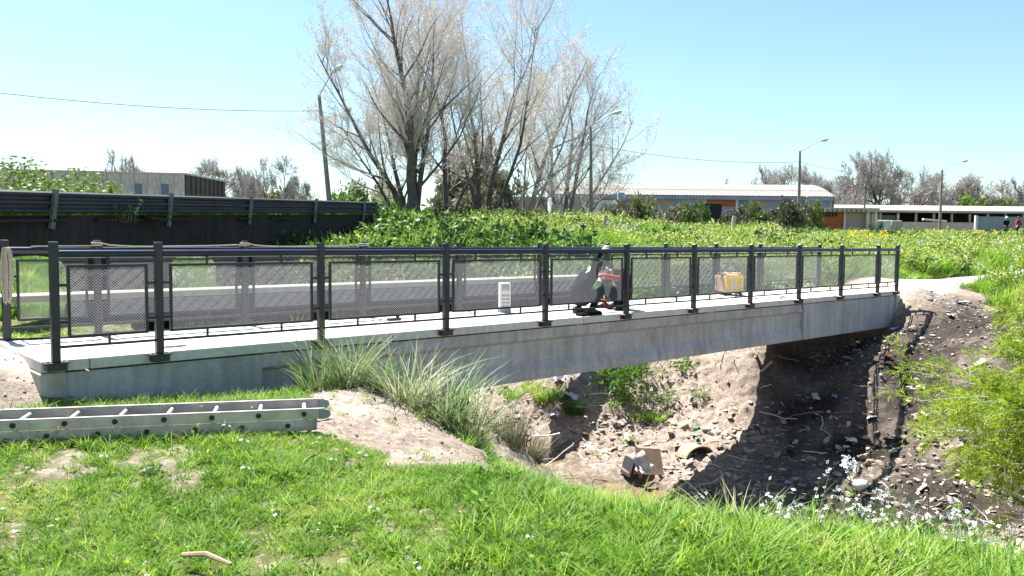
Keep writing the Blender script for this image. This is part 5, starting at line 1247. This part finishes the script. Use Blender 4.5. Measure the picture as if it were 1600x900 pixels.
def pick(r, x, y):
    n = len(x); a = fbm(x, y, .22, 4); b = fbm(x+60, y+20, .16, 4); c = fbm(x+10, y+90, .30, 3); q = r.random(n)
    out = r.integers(0, 4, n)
    out = np.where(((a > -.06) | ((y > 35) & (y < 50) & (x < 18) & (x > -3) & (q < .5))) & (q < .72), r.integers(4, 7, n), out)
    out = np.where((b > .22) & (q < .5), r.integers(7, 9, n), out)
    out = np.where((c > .22) & (q < .75), r.integers(13, 15, n), out)
    out = np.where((c < -.12) & (q < .5), r.integers(11, 13, n), out)
    mead = (x > 7+.1*(y-25)) & (y < 48); out = np.where(mead & (q < .55), r.integers(11, 13, n), out); out = np.where(mead & (q > .55) & (q < .66), r.integers(7, 9, n), out); out = np.where(mead & (q > .78), r.integers(4, 7, n), out)
    hot = (np.hypot((x-30)/6.5, (y-62)/7) < 1) | (np.hypot((x-19.5)/2.5, (y-44)/3) < 1); out = np.where(hot & (q < .6), r.integers(9, 11, n), out)
    return out
GX, GY, GS, GI = [], [], [], []
def add_zone(n, x0, x1, y0, y1, seed, fn, smin, smax, pk=pick):
    x, y, r = field(n, x0, x1, y0, y1, seed); keep = frustum(x, y, .08) & fn(x, y, r); x, y = x[keep], y[keep]
    GX.append(x); GY.append(y); GS.append(r.uniform(smin, smax, len(x))*(.8+.5*sstep(fbm(x, y, .35), -.3, .3))); GI.append(pk(r, x, y))
def right_of_wall(x, y): return ((x-W0.x)*WN.x+(y-W0.y)*WN.y) > -.3
def near_fn(x, y, r):
    d = dirt_mask(x, y); dp = pathd(x, y, PATH_R)
    return (d < .4) & right_of_wall(x, y) & (y > 20.5) & (dp > 1.3) & ~((x > 8) & (y < 27) & (r.random(len(x)) < .8)) & ~((x > 14) & (y < 34) & (r.random(len(x)) < .6))
add_zone(17000, -7, 26, 20.5, 42, 51, near_fn, .75, 1.25)
add_zone(16000, -14, 62, 42, 70, 52, lambda x, y, r: r.random(len(x)) < .8, .8, 1.2)
add_zone(5000, -60, 90, 68, 90, 53, lambda x, y, r: (r.random(len(x)) < .9), .9, 1.3)
# lush patch on the bank top just right of the wall end
add_zone(2600, -5.2, 2.5, 22, 32, 54, lambda x, y, r: right_of_wall(x, y) & (r.random(len(x)) < .9), 1.0, 1.7, lambda r, x, y: np.where(r.random(len(x)) < .55, r.integers(0, 4, len(x)), r.choice([13, 14, 4, 11, 12], len(x))))
# green slope behind the openings of the wall
add_zone(5200, -22, -4, 14.5, 34, 55, lambda x, y, r: ((x-W0.x)*WN.x+(y-W0.y)*WN.y) < -.9, .6, 1.0, lambda r, x, y: r.choice([0, 1, 2, 3, 11, 12, 7], len(x)))
x = np.concatenate(GX); y = np.concatenate(GY); s = np.concatenate(GS); ii = np.concatenate(GI)
keep = ~((np.hypot(x-W1.x, y-W1.y) < .0)); n = len(x)
bz = zfine(x, y)
scatter('flowering_weeds', PC, np.c_[x, y, bz-.03], np.c_[rr.normal(0, .1, (n, 2)), rr.uniform(0, 6.28, n)], np.c_[s, s, s*rr.uniform(.75, 1.15, n)], ii, 'dense green weeds with yellow and white flowers covering the far bank', 'weeds')

# pale broad-leaved plants (mullein-like) on the bank behind the railing
for i, (px, py, Y_) in enumerate(((975, 384, 27), (1008, 384, 27.5), (1045, 388, 27), (560, 372, 24), (905, 390, 29))):
    r = np.random.default_rng(600+i); c = at(px, py, Y=Y_); g0 = zg(c.x, c.y); st = blades(r, 60, .22, .5, 1.15, .075, .8, 1.3, 4)
    root = thing('broad_leaf_plant', ['grey-green broad-leaved plant on the bank above the crouching workers', 'grey-green broad-leaved plant right of the one above the workers', 'rightmost grey-green broad-leaved plant on the bank behind the far railing', 'star-leaved green plant at the foot of the dark wall end', 'broad-leaved plant in yellow weeds left of the workers'][i], 'plant', (c.x, c.y, g0-.05))
    link('leaves', np_mesh('leaves', *st), M['reed'] if i < 3 else M['weed'], root); sc_ = max(.6, (at(px, 358 if i < 3 else 352, Y=Y_).z-g0)/1.0); root.scale = (sc_*.9, sc_*.9, sc_)
for i, (px, py, Y_, k_) in enumerate(((1372, 352, 60, 0), (1388, 368, 52, 1), (1265, 352, 58, 2), (830, 352, 40, 3), (690, 345, 34, 0), (720, 352, 35, 1))):
    z0_ = float(zbase(np.array([at(px, py, Y=Y_).x]), np.array([Y_]))[0]); bush('dark_green_shrub', ['dark green shrub in the meadow left of the fourth lamp, upper one', 'dark green shrub in the meadow left of the fourth lamp, lower one', 'dark shrub in weeds below the orange building', 'dark leafy weed mound on the bank crest near the pale tree', 'dark leafy mound under the tallest bare tree, left', 'dark leafy mound under the tallest bare tree, right'][i], px, py-6, Y_, 34, 'weed_dark', k_, z0_)

# ---------------------------------------------------------------- individual grass clumps
def clump(label, px, py, z, n, h0, h1, wid, spread, mt, seed, lean=.55, curl=.8, name='tall_grass_clump', dry=0, tilt=(0, 0)):
    r = np.random.default_rng(seed); c = at(px, py, z=z); c.z = zg(c.x, c.y)-.02; root = thing(name, label, 'grass clump', c)
    link('blades', np_mesh('blades', *blades(r, n, spread, h0, h1, wid, lean, curl, 5)), M[mt], root)
    if dry: link('dry_blades', np_mesh('dry_blades', *blades(r, dry, spread*1.1, h0*.4, h1*.55, wid*.9, lean*1.7, curl*1.3, 4)), M['dryreed'], root)
    root.rotation_euler = (tilt[0], tilt[1], 0)
    return root
clump('tall reed-like grass clump growing against the girder left of the sand spur', 500, 606, -.36, 130, .30, .78, .013, .20, 'reed', 1, .5, .75, dry=60)
clump('tall grass clump just right of the leftmost one, under the third near post', 545, 604, -.36, 150, .35, .88, .013, .17, 'reed', 2, .45, .65, dry=70)
clump('thin grass tuft between the two big clumps on the sand crest', 590, 618, -.42, 80, .30, .62, .011, .10, 'reed', 3, .5, .7, dry=40)
clump('big tall grass clump in the middle of the sand crest', 640, 640, -.52, 160, .35, .86, .013, .22, 'reed', 4, .55, .8, dry=70)
clump('big arching grass clump at the lower end of the sand crest', 690, 668, -.68, 190, .35, .92, .014, .24, 'reed', 5, .65, .85, dry=70)
clump('arching grass clump at the creek edge beside the brownish reeds', 725, 690, -.80, 150, .35, .85, .013, .20, 'reed', 6, .75, .8, dry=60)
clump('small yellowish tuft at the foot of the arching grass', 722, 712, -.82, 90, .08, .26, .009, .12, 'grass', 7, .8, .7, 'grass_tuft', dry=40)
clump('small yellow-green tuft left of the brownish reeds', 760, 705, -.95, 70, .08, .24, .009, .10, 'grass', 17, .8, .7, 'grass_tuft', dry=40)
clump('brownish dense reed tuft beside the muddy water', 790, 702, -1.25, 420, .30, .62, .009, .24, 'dryreed', 8, .35, .5, 'reed_tuft')
clump('brownish reed tuft at the water edge, right one of two', 822, 706, -1.4, 300, .25, .52, .009, .18, 'dryreed', 9, .45, .5, 'reed_tuft')
def at_surf(px, py):
    """first hit of the pixel ray with the ground, searched from beyond the brink"""
    rx, rz = ray(px, py); Ys = np.arange(9.5, 34, .05); zz = zfine(rx*Ys, Ys); h = EYE+rz*Ys-zz; k = np.argmax(h < 0) if (h < 0).any() else len(h)-1
    return Vector((rx*Ys[k], Ys[k], zz[k]))
def clump2(label, px, py, *a, **k):
    c = at_surf(px, py); r = clump(label, px, py, -1, *a, **k); r.location = (c.x, c.y, c.z-.02); return r
for i, (px, py, n, h, mt, lb) in enumerate(((800, 622, 200, .5, 'grass', 'light grass clump under the girder at the left end of the green row'), (848, 625, 340, .62, 'grass', 'large bright green grass clump hanging over the far bank edge'), (872, 630, 260, .50, 'grass_dark', 'vivid green grass clump touching the large bright one'), (897, 650, 300, .55, 'grass_dark', 'dark green round grass tuft in front of the white rag'), (958, 640, 60, .25, 'grass', 'tiny bright tuft left of the lower grass strip'), (1000, 655, 160, .28, 'grass', 'low yellow-green grass strip, left half'), (1026, 656, 160, .26, 'grass', 'low green grass strip, right half'), (1094, 624, 150, .30, 'grass_dark', 'isolated round green tuft on the pale slope'), (828, 612, 160, .4, 'grass', 'pale grass strip close under the girder'))):
    clump2(lb, px, py, n, h*.4, h, .012, .20 if n > 100 else .1, mt, 30+i, .7, .8, 'bank_grass_tuft')
for i, (px, py, lb) in enumerate(((950, 615, 'tall dark leafy weed on the far bank, left one of the trio'), (975, 625, 'tall dark leafy weed on the far bank, middle of the trio'), (1000, 608, 'tall leafy weed on the far bank, right one of the trio'), (985, 640, 'low spreading leafy weed in front of the trio'), (1040, 636, 'small silvery weed right of the low grass strip'), (1062, 590, 'thin weed stalks high on the bank under the girder'))):
    c = at_surf(px, py); r = np.random.default_rng(70+i); nn = 11 if i < 4 else 5
    root = plant('leafy_weed', lb, c, weed_mesh(r, nn, .85 if i < 3 else .45, .75, .15, 300 if i < 3 else 120, lasp=.28), [M['weed_dark'], M['weed'] if i != 4 else M['reed'], M['weed']], sc=1.0)
# long overhanging blades on the brink, centre right
for i, (px, py, n, h, lb) in enumerate(((1150, 800, 70, .42, 'tall arching grass tuft on the brink below the shadow, left one'), (1215, 800, 60, .38, 'tall arching grass tuft on the brink below the shadow, right one'), (1085, 785, 40, .30, 'small arching tuft on the brink left of the tall ones'), (1010, 785, 50, .26, 'short upright tuft on the brink below the cardboard'))):
    clump(lb, px, py+18, -.45, n, h*.5, h, .009, .13, 'reed' if i < 2 else 'grass', 50+i, .7, .9, 'brink_grass_tuft')

# white-flowering weeds (wild radish) on the near brink
def petals(r, C, size):
    """four-petal flowers at C"""
    V = []; n = len(C)
    nrm = r.normal(size=(n, 3))*.7+[0, -.5, 1.0]; nrm /= np.linalg.norm(nrm, axis=1)[:, None]
    a = np.cross(nrm, r.normal(size=(n, 3))); a /= np.linalg.norm(a, axis=1)[:, None]; b = np.cross(nrm, a)
    for k in range(4):
        d = a*math.cos(k*math.pi/2)+b*math.sin(k*math.pi/2); s = np.cross(nrm, d); z = size*r.uniform(.8, 1.2, (n, 1))
        V.append(np.stack([C+d*z*.12, C+d*z*.7+s*z*.42+nrm*z*.12, C+d*z*1.05+nrm*z*.05, C+d*z*.7-s*z*.42+nrm*z*.12], 1))
    V = np.concatenate(V, 0).reshape(-1, 3); return V, np.arange(len(V)).reshape(-1, 4)
def radish(r, n_st, h, nf, spread=.16):
    P = np.c_[r.normal(0, spread, (n_st, 2)), np.zeros(n_st)]
    br = grow(r, P, np.c_[r.normal(0, .35, (n_st, 2)), np.ones(n_st)], h*r.uniform(.55, 1.1, n_st), np.full(n_st, .0035), [dict(seg=5, wig=.10, up=.03, n=4, end=.5), dict(seg=3, wig=.14, up=.12, k=4, ang=.6, lr=.38, rr=.6, t0=.4, n=3, rmin=.0018)])
    parts = [tubes(p, q, n)+(0,) for p, q, n in br]; pl = br[0][0][:, :4].reshape(-1, 3); C = pl[r.integers(0, len(pl), n_st*16)]+r.normal(0, .03, (n_st*16, 3)); C[:, 2] = np.abs(C[:, 2])
    parts.append(leaves(r, C, .06, .3, .45)+(1,)); tp = np.concatenate([br[1][0][:, -1], br[0][0][:, -1], br[1][0][:, -2]]); C = tp[r.integers(0, len(tp), nf)]+r.normal(0, .012, (nf, 3)); parts.append(petals(r, C, .0125)+(2,)); return parts
FLW = [(1245, 800, .36), (1275, 812, .40), (1305, 818, .42), (1335, 822, .46), (1365, 812, .44), (1392, 830, .46), (1420, 818, .44), (1450, 825, .50), (1480, 812, .46), (1508, 832, .48), (1535, 815, .44), (1562, 830, .46), (1588, 822, .42), (1355, 868, .34), (1425, 875, .36), (1500, 880, .34), (1290, 860, .30), (1570, 880, .36), (1470, 868, .38), (1230, 838, .25)]
side = ['beside the tall arching grass', 'left of the tall single bloom', 'under the tall single bloom', 'right of the tall single bloom', 'before the pale creek boulder', 'in front of the railing shadow tip', 'over the sunny creek mud', 'at the middle of the flowery brink', 'in front of the conifer tips, left', 'in front of the conifer tips, right', 'under the lowest conifer branch', 'near the right edge, inner one', 'cut by the right picture edge', 'in the front row, left of centre', 'in the front row, centre', 'in the front row, right of centre', 'at the left end of the front row', 'in the bottom right corner', 'between the two rows', 'small, among the grass at the left end']
for i, (px, py, h) in enumerate(FLW):
    zz = -.42 if py > 850 else -.62; c = at(px, py+18, z=zz-.1)
    if py <= 850: c = at(px, py+30, Y=4.75+.25*math.sin(i*2.1)); 
    c.z = zg(c.x, c.y)-.02; r = np.random.default_rng(800+i)
    hh = max(h, (at(px, py-32, Y=c.y).z-c.z)) if py <= 850 else h
    plant('white_flowering_weed', 'white-flowering weed '+side[i], c, radish(r, 8, min(hh, 1.1), 30), [M['reed'], M['weed'], M['petal']])
r = np.random.default_rng(850); top = at(1322, 722, Y=4.45); g0 = zg(top.x+.03, 4.45); root = thing('tall_white_bloom', 'single tall stalk with a white flower head above the other weeds', 'flower', (top.x+.05, 4.45, g0))
hh = top.z-g0; MB().tube([(0, 0, 0), (.03, 0, hh*.45), (-.01, 0, hh*.75), (-.05, 0, hh*.97)], [.004, .0035, .003, .002], 5).build('stalk', M['reed'], root)
C = np.array([-.05, 0, hh*.99])+r.normal(0, .017, (34, 3)); link('flower_head', np_mesh('flower_head', *petals(r, C, .013)), M['petal'], root)
C = np.c_[r.normal(0, .01, (12, 2)), r.uniform(.1, hh*.7, 12)]; link('foliage', np_mesh('foliage', *leaves(r, C, .05, .3, .4)), M['weed'], root)

# ---------------------------------------------------------------- feathery conifer at the right edge
rng = np.random.default_rng(900); tb = Vector((7.5, 9.7, 0)); tb.z = zg(tb.x, tb.y)-.1
root = thing('feathery_conifer', 'lime green feathery conifer with drooping sprays at the right picture edge', 'tree', tb)
H = 3.5; trunk = np.array([[(0, 0, 0), (.05, .02, 1.2), (-.02, 0, 2.5), (.03, 0, H)]]); tv = tubes(trunk, np.array([[.085, .065, .04, .012]]), 8)
link('trunk', np_mesh('trunk', *tv, True), M['bark'], root)
nb_ = 120; t = rng.uniform(.03, .97, nb_); P = np.c_[.02*np.ones(nb_), np.zeros(nb_), t*H]; az = rng.uniform(0, 6.28, nb_)
# more limbs towards the open creek side
az = np.where(rng.random(nb_) < .5, rng.normal(math.pi*1.0, .8, nb_), az)
D = np.c_[np.cos(az), np.sin(az), rng.uniform(.12, .7, nb_)]; L = (2.6-2.35*np.clip(t-.22, 0, 1)**.75-.5*np.clip(.25-t, 0, 1))*rng.uniform(.65, 1.08, nb_)
br = grow(rng, P, D, L, np.full(nb_, .017), [dict(seg=7, wig=.06, up=-.05, n=4, end=.2), dict(seg=5, wig=.09, up=-.05, k=17, ang=.75, lr=.30, rr=.5, t0=.12, n=3, rmin=.003), dict(seg=3, wig=.10, up=-.07, k=9, ang=.6, lr=.42, rr=.6, t0=.1, n=3, rmin=.0016)])
cr = link('branches', np_mesh('branches', *join([tubes(p, r_, n_) for p, r_, n_ in br[:2]])[:2]), M['twig_dark'], root)
def needles(rng, poly, per, ln, wd):
    B, S, _ = poly.shape; k = rng.uniform(0, S-1.01, (B, per)); i0 = k.astype(int); f = (k-i0)[..., None]; b = np.arange(B)[:, None]
    p = poly[b, i0]*(1-f)+poly[b, i0+1]*f; tg = poly[b, i0+1]-poly[b, i0]; tg /= np.linalg.norm(tg, axis=-1, keepdims=True)+1e-9
    p = p.reshape(-1, 3); tg = tg.reshape(-1, 3); d = tg*1.0+rng.normal(size=p.shape)*.42+[0, 0, .12]; d /= np.linalg.norm(d, axis=1)[:, None]
    s = np.cross(d, rng.normal(size=p.shape)); s /= np.linalg.norm(s, axis=1)[:, None]; l = ln*rng.uniform(.5, 1.2, (len(p), 1))
    V = np.stack([p-s*wd*.5, p+s*wd*.5, p+d*l+s*wd*.12, p+d*l-s*wd*.12], 1).reshape(-1, 3); return V, np.arange(len(V)).reshape(-1, 4)
link('foliage', np_mesh('foliage', *join([needles(rng, br[2][0], 11, .095, .011), needles(rng, br[1][0], 12, .09, .011)])[:2]), M['conifer'], cr)

# ---------------------------------------------------------------- stones, clods and litter in the gully
rng = np.random.default_rng(950)
def rock_mesh(name, seed, flat=.6, sub=2):
    bm = bmesh.new(); bmesh.ops.create_icosphere(bm, subdivisions=sub, radius=1); r = np.random.default_rng(seed); off = r.uniform(0, 50)
    cuts = [Vector(c).normalized() for c in r.normal(size=(7, 3))]
    for v in bm.verts:
        p = v.co.copy(); k = 1.0
        for c in cuts: k = min(k, .72/max(p.dot(c), .05)) if p.dot(c) > .72 else k
        v.co = p*k*(1+.08*math.sin(7*p.x+off)*math.cos(6*p.y))
        v.co.z *= flat
    me = bpy.data.meshes.new(name); bm.to_mesh(me); bm.free(); return me
rocks = []
for i in range(6):
    me = rock_mesh('stone', i, [.5, .7, .35, .6, .3, .8][i], 1); me.materials.append(M['stone'] if i % 2 == 0 else M['clod']); rocks.append(('stone', me))
RC = proto_col('gully_stones', rocks)
xs, ys, sz = [], [], []
x, y, r = field(60000, -2.5, 13, 8, 24, 61); z = zbase(x, y); d = dirt_mask(x, y); u, v = uv_of(x, y)
bed = sstep(-z, 1.6, 2.9); k = (d > .5) & frustum(x, y) & (r.random(len(x)) < .05+.60*bed*sstep(fbm(x, y, .8), -.35, .25)) & (z > -3.36) & (pathd(x, y, PATH_R) > .9) & ~((z > -.25) & (x > 5))
xs.append(x[k]); ys.append(y[k]); s = .007+.075*r.random(k.sum())**4.5*(.3+bed[k]); sz.append(s)
x, y, r = field(2600, -3, .4, 5.6, 8.9, 62); k = (dirt_mask(x, y) > .5) & (zbase(x, y) > -1.1); xs.append(x[k]); ys.append(y[k]); sz.append(.003+.016*r.random(k.sum())**3)
x, y, r = field(1500, -8, -4.2, 6.6, 8.5, 63); k = (dirt_mask(x, y) > .5) & frustum(x, y); xs.append(x[k]); ys.append(y[k]); sz.append(.004+.018*r.random(k.sum())**2.5)
x, y, r = field(3500, 7, 13, 12.5, 21, 64); k = (dirt_mask(x, y) > .5) & (pathd(x, y, PATH_R) > 1.0); xs.append(x[k]); ys.append(y[k]); sz.append(.010+.06*r.random(k.sum())**3)
x, y, s = map(np.concatenate, (xs, ys, sz)); n = len(x)
scatter('gully_stones', RC, np.c_[x, y, zfine(x, y)+s*.06], np.c_[rr.normal(0, .35, (n, 2)), rr.uniform(0, 6.28, n)], np.c_[s*1.25, s*rr.uniform(.6, 1.1, n), s*rr.uniform(.4, .85, n)], rr.integers(0, 6, n), 'stones, rubble and soil clods strewn over the gully floor and banks', 'rubble')
# dead stalks and roots on the bed
dt = []
for k in range(4):
    p = np.cumsum(rng.normal(0, 1, (1, 6, 3))*[.06, .06, .012]+[.06, 0, 0], 1); dt.append(('dead_stalk', np_mesh('dead_stalk', *tubes(p, np.full((1, 6), .006), 4)))); dt[-1][1].materials.append(M['twig'] if k % 2 else M['wood'])
x, y, r = field(650, -1, 12, 8, 22, 65); k = (dirt_mask(x, y) > .5) & (zbase(x, y) < -.9) & frustum(x, y); x, y = x[k], y[k]; n = len(x)
scatter('dead_stalks', proto_col('dead_stalks_src', dt), np.c_[x, y, zfine(x, y)+.015], np.c_[r.normal(0, .25, (n, 2)), r.uniform(0, 6.28, n)], r.uniform(.6, 1.6, n), r.integers(0, 4, n), 'dry stalks and roots scattered across the gully soil', 'debris')
def rag_mesh(seed, sx, sy, h):
    r = np.random.default_rng(seed); n = 9; g = np.linspace(-1, 1, n); X_, Y_ = np.meshgrid(g, g); ed = 1+.25*fbm(X_*2+seed, Y_*2, 1.3)
    Z_ = h*(.4+fbm(X_+seed*3.1, Y_, 1.6, 3)*1.3)*(1-.5*np.maximum(abs(X_), abs(Y_))**2); V = np.stack([X_*sx*ed, Y_*sy*ed, Z_], -1).reshape(-1, 3)
    idx = np.arange(n*n).reshape(n, n); q = np.stack([idx[:-1, :-1], idx[:-1, 1:], idx[1:, 1:], idx[1:, :-1]], -1).reshape(-1, 4); return np_mesh('crumpled_sheet', V, q)
LIT = [(876, 597, .17, .12, .16, 'litter_white', 'white torn bag hanging on the far bank above the grass'), (893, 624, .13, .18, .10, 'litter_white', 'grey-white crumpled rag right of the dark round tuft'), (904, 640, .12, .10, .08, 'litter_white', 'crumpled white rag below the grey-white one'),
 (866, 652, .10, .07, .07, 'litter_blue', 'pale blue crumpled bag near the water'), (926, 662, .14, .06, .05, 'litter_white', 'flat white scrap left of the dark one on the bed'), (963, 665, .10, .06, .05, 'litter_dark', 'dark blue-grey scrap on the bed under the grass strip'),
 (925, 700, .15, .08, .05, 'litter_white', 'white sheet scrap in the stones right of the muddy water'), (982, 690, .15, .10, .10, 'litter_white', 'large white crumpled sheet in the middle of the stones'), (1012, 694, .20, .06, .06, 'stone', 'long pale flat slab right of the large white sheet'),
 (1088, 672, .08, .05, .05, 'litter_green', 'green plastic scrap on the stones, upper one'), (1089, 687, .07, .04, .04, 'litter_green', 'green plastic scrap on the stones, lower one'), (1000, 712, .11, .07, .07, 'litter_white', 'pale rag lying against the cardboard box'), (1045, 735, .14, .09, .07, 'stone', 'flat pale stone right of the cardboard box'),
 (1072, 722, .16, .10, .06, 'stone', 'large flat pale stone left of the half buried sheet'), (1182, 565, .05, .14, .06, 'litter_white', 'white scrap near the shadow edge below the girder'), (1080, 625, .08, .04, .05, 'litter_white', 'white scrap left of the isolated green tuft'), (1172, 632, .09, .07, .06, 'stone', 'pale stone on the lit slope by the shadow edge'),
 (1275, 622, .07, .13, .06, 'litter_white', 'pale rag deep in the bridge shadow, left one'), (1305, 622, .06, .07, .05, 'litter_blue', 'bluish scrap deep in the bridge shadow, right one'), (1185, 670, .10, .10, .07, 'litter_white', 'pale rag at the left rim of the shadow'), (1257, 677, .07, .06, .05, 'litter_blue', 'bluish scrap low in the bridge shadow'),
 (1362, 655, .07, .09, .06, 'litter_white', 'white scrap at the right rim of the shadow'), (1327, 565, .15, .05, .04, 'greybox', 'grey flat scrap high in the bridge shadow'), (1399, 517, .12, .04, .05, 'litter_white', 'small white rag under the right girder end'), (1376, 588, .05, .04, .04, 'litter_white', 'white cup-like scrap beside the railing shadow'),
 (1387, 562, .08, .06, .05, 'redcloth', 'reddish scrap on the bank below the bridge end'), (1502, 475, .20, .07, .05, 'litter_white', 'white flat scrap on dark soil by the grass, upper right bank'), (1531, 573, .10, .12, .07, 'litter_white', 'bright white folded scrap on the right bank slope'), (1438, 613, .08, .05, .05, 'litter_white', 'small white scrap between railing shadow and conifer'),
 (1444, 650, .05, .10, .04, 'litter_white', 'narrow white scrap low on the right bank'), (1485, 497, .08, .06, .05, 'litter_white', 'small pale scrap under the upper right bank one'), (1398, 693, .20, .10, .08, 'litter_dark', 'dark blue rag at the foot of the railing shadow'), (1395, 710, .07, .05, .04, 'litter_green', 'green scrap at the foot of the railing shadow'),
 (1440, 530, .10, .08, .07, 'stone', 'pale stone beside the top of the railing shadow'), (1330, 697, .10, .06, .05, 'litter_white', 'pale scrap in the lower shadow near the creek'), (1310, 742, .12, .07, .06, 'stone', 'rounded pale stone in shadow near the creek'), (1235, 710, .12, .08, .07, 'litter_dark', 'dark wet rag in the lower shadow')]
cat_of = dict(litter_white='litter', litter_blue='litter', litter_green='litter', litter_dark='rag', stone='stone', greybox='litter', redcloth='litter')
for i, (px, py, sx, sy, h, mt, lb) in enumerate(LIT):
    c = at_surf(px, py)
    if mt == 'stone':
        me = rock_mesh('flat_stone', 40+i, .45, 2); me.materials.append(M['stone']); o = link('flat_stone', me, None, None, (c.x, c.y, c.z+.01), (0, 0, i*1.3)); o.scale = (sx, sy*1.2, h*1.2)
    else:
        me = rag_mesh(i+1, sx, sy, h); me.materials.append(M[mt]); o = link('litter' if cat_of[mt] == 'litter' else 'rag', me, None, None, (c.x, c.y, c.z+.02), (.35, 0, i*1.1))
    tag(o, lb, cat_of[mt])
c = at_surf(1345, 765); me = rock_mesh('boulder', 77, .8, 3); me.materials.append(M['white']); me.shade_smooth(); o = link('boulder', me, None, None, (at(1430-0, 783, Y=c.y).x*0+at_surf(1345, 765).x, c.y, c.z+.06), (0, 0, .4)); o.scale = (.17, .14, .13); tag(o, 'smooth white boulder at the foot of the bridge shadow', 'stone')
# cardboard box and board
c = at_surf(1012, 748); root = thing('cardboard_box', 'collapsed tan cardboard box with grey plastic in the creek bed', 'box', (c.x, c.y, c.z), .35); root.scale = (1.25, 1.25, 1.25)
R1 = Matrix.Rotation(-.55, 3, 'X') @ Matrix.Rotation(.12, 3, 'Y'); MB().box((0.03, .02, .20), (.42, .02, .40), R1).build('flap', M['cardboard'], root); MB().box((-.05, .20, .06), (.52, .36, .03), Matrix.Rotation(.08, 3, 'X')).build('base_panel', M['cardboard'], root)
MB().box((-.26, .12, .12), (.05, .30, .26), Matrix.Rotation(.3, 3, 'Y')).build('side_panel', M['litter_dark'], root); o = link('plastic_wrap', rag_mesh(91, .13, .16, .14), M['litter_white'], root, (-.17, -.10, .22), (.9, 0, .3))
c = at_surf(1090, 716); root = thing('broken_drum', 'half buried rim of a broken tan drum beside the bridge shadow', 'drum', (c.x+.05, c.y+.05, c.z-.05), .5)
mb = MB(); pts = [(.36*math.cos(a), .0+.10*math.cos(a*2)*0, .26*math.sin(a)) for a in np.linspace(.25, 2.9, 14)]
for a, b in zip(pts[:-1], pts[1:]): mb.beam(Vector(a)+Vector((0, .16, 0)), Vector(b)+Vector((0, .16, 0)), .34, .022)
mb.build('curved_wall', M['cardboard'], root)
mb = MB(); mb.tube([Vector(p)+Vector((0, -.01, .005)) for p in pts], .018, 6); mb.build('rim', M['wood'], root)
MB().box((0, .34, .06), (.66, .02, .34)).build('inner_back', M['litter_dark'], root)
c = at_surf(1198, 578); o = MB().box((0, 0, .02), (.42, .06, .03)).build('board', M['twig_dark']); o.location = c; o.rotation_euler = (0, -.5, .6); tag(o, 'dark narrow board lying on the slope at the shadow edge', 'board')
c = at_surf(1518, 690); tag(link('dark_rag', rag_mesh(99, .22, .16, .22), M['litter_dark'], None, c, (.3, 0, 0)), 'black crumpled rag in a hollow behind the conifer tips', 'rag')
c = at(322, 884, z=-.40); c.z = zg(c.x, c.y)+.07; o = MB().tube([(-.13, 0.05, .0), (0, 0, .025), (.14, -.06, .0)], [.012, .014, .009], 7).build('stick', M['wood'], smooth=True); o.location = c; tag(o, 'short broken pale stick lying in the near grass', 'stick')
c = at(232, 745, z=-.40); c.z = zg(c.x, c.y)+.01; me = rock_mesh('stone', 88, .5, 2); me.materials.append(M['stone']); o = link('stone', me, None, None, c, (0, 0, 1)); o.scale = (.07, .05, .06); tag(o, 'pale stone on the bare patch in the near grass', 'stone')
# sparse small white and yellow flower heads in the turf
FQ = []
for k, mt in enumerate(('petal', 'yhot')):
    me = np_mesh('turf_flower', *petals(rng, np.array([[0, 0, .10], [.03, .02, .13], [-.02, .03, .09]]), .010)); me.materials.append(M[mt]); FQ.append(('turf_flower', me))
x, y, r = field(70, -3, 3, 3.3, 6.5, 67); k = frustum(x, y) & (dirt_mask(x, y) < .4); x, y = x[k], y[k]; n = len(x)
scatter('turf_flowers', proto_col('turf_flower_src', FQ), np.c_[x, y, zfine(x, y)+.02], np.c_[np.zeros((n, 2)), r.uniform(0, 6, n)], r.uniform(.7, 1.3, n), r.integers(0, 2, n), 'tiny white and yellow flowers dotted through the near grass', 'flowers')

# groups for things of one kind, stuff tags for uncountable leafy parts
from collections import Counter
tops = [o for o in SC.objects if o.parent is None and 'category' in o.keys()]
cnt = Counter(o.name.split('.')[0] for o in tops)
GP = dict(street_lamp='street lamps along the far road', bare_tree='bare trees', white_flowering_weed='white-flowering weeds on the near brink', tall_grass_clump='tall grass clumps beside the bridge', litter='litter in the gully')
for o in tops:
    b = o.name.split('.')[0]
    if cnt[b] > 1 and 'group' not in o.keys(): o['group'] = GP.get(b, b.replace('_', ' ')+' group')
for o in SC.objects:
    if o.parent is not None and o.name.split('.')[0] in ('flowers', 'foliage', 'stems', 'leaves', 'blades', 'dry_blades', 'fronds', 'dry_fronds', 'flower_head', 'mesh_infill', 'branches'): o['kind'] = 'stuff'
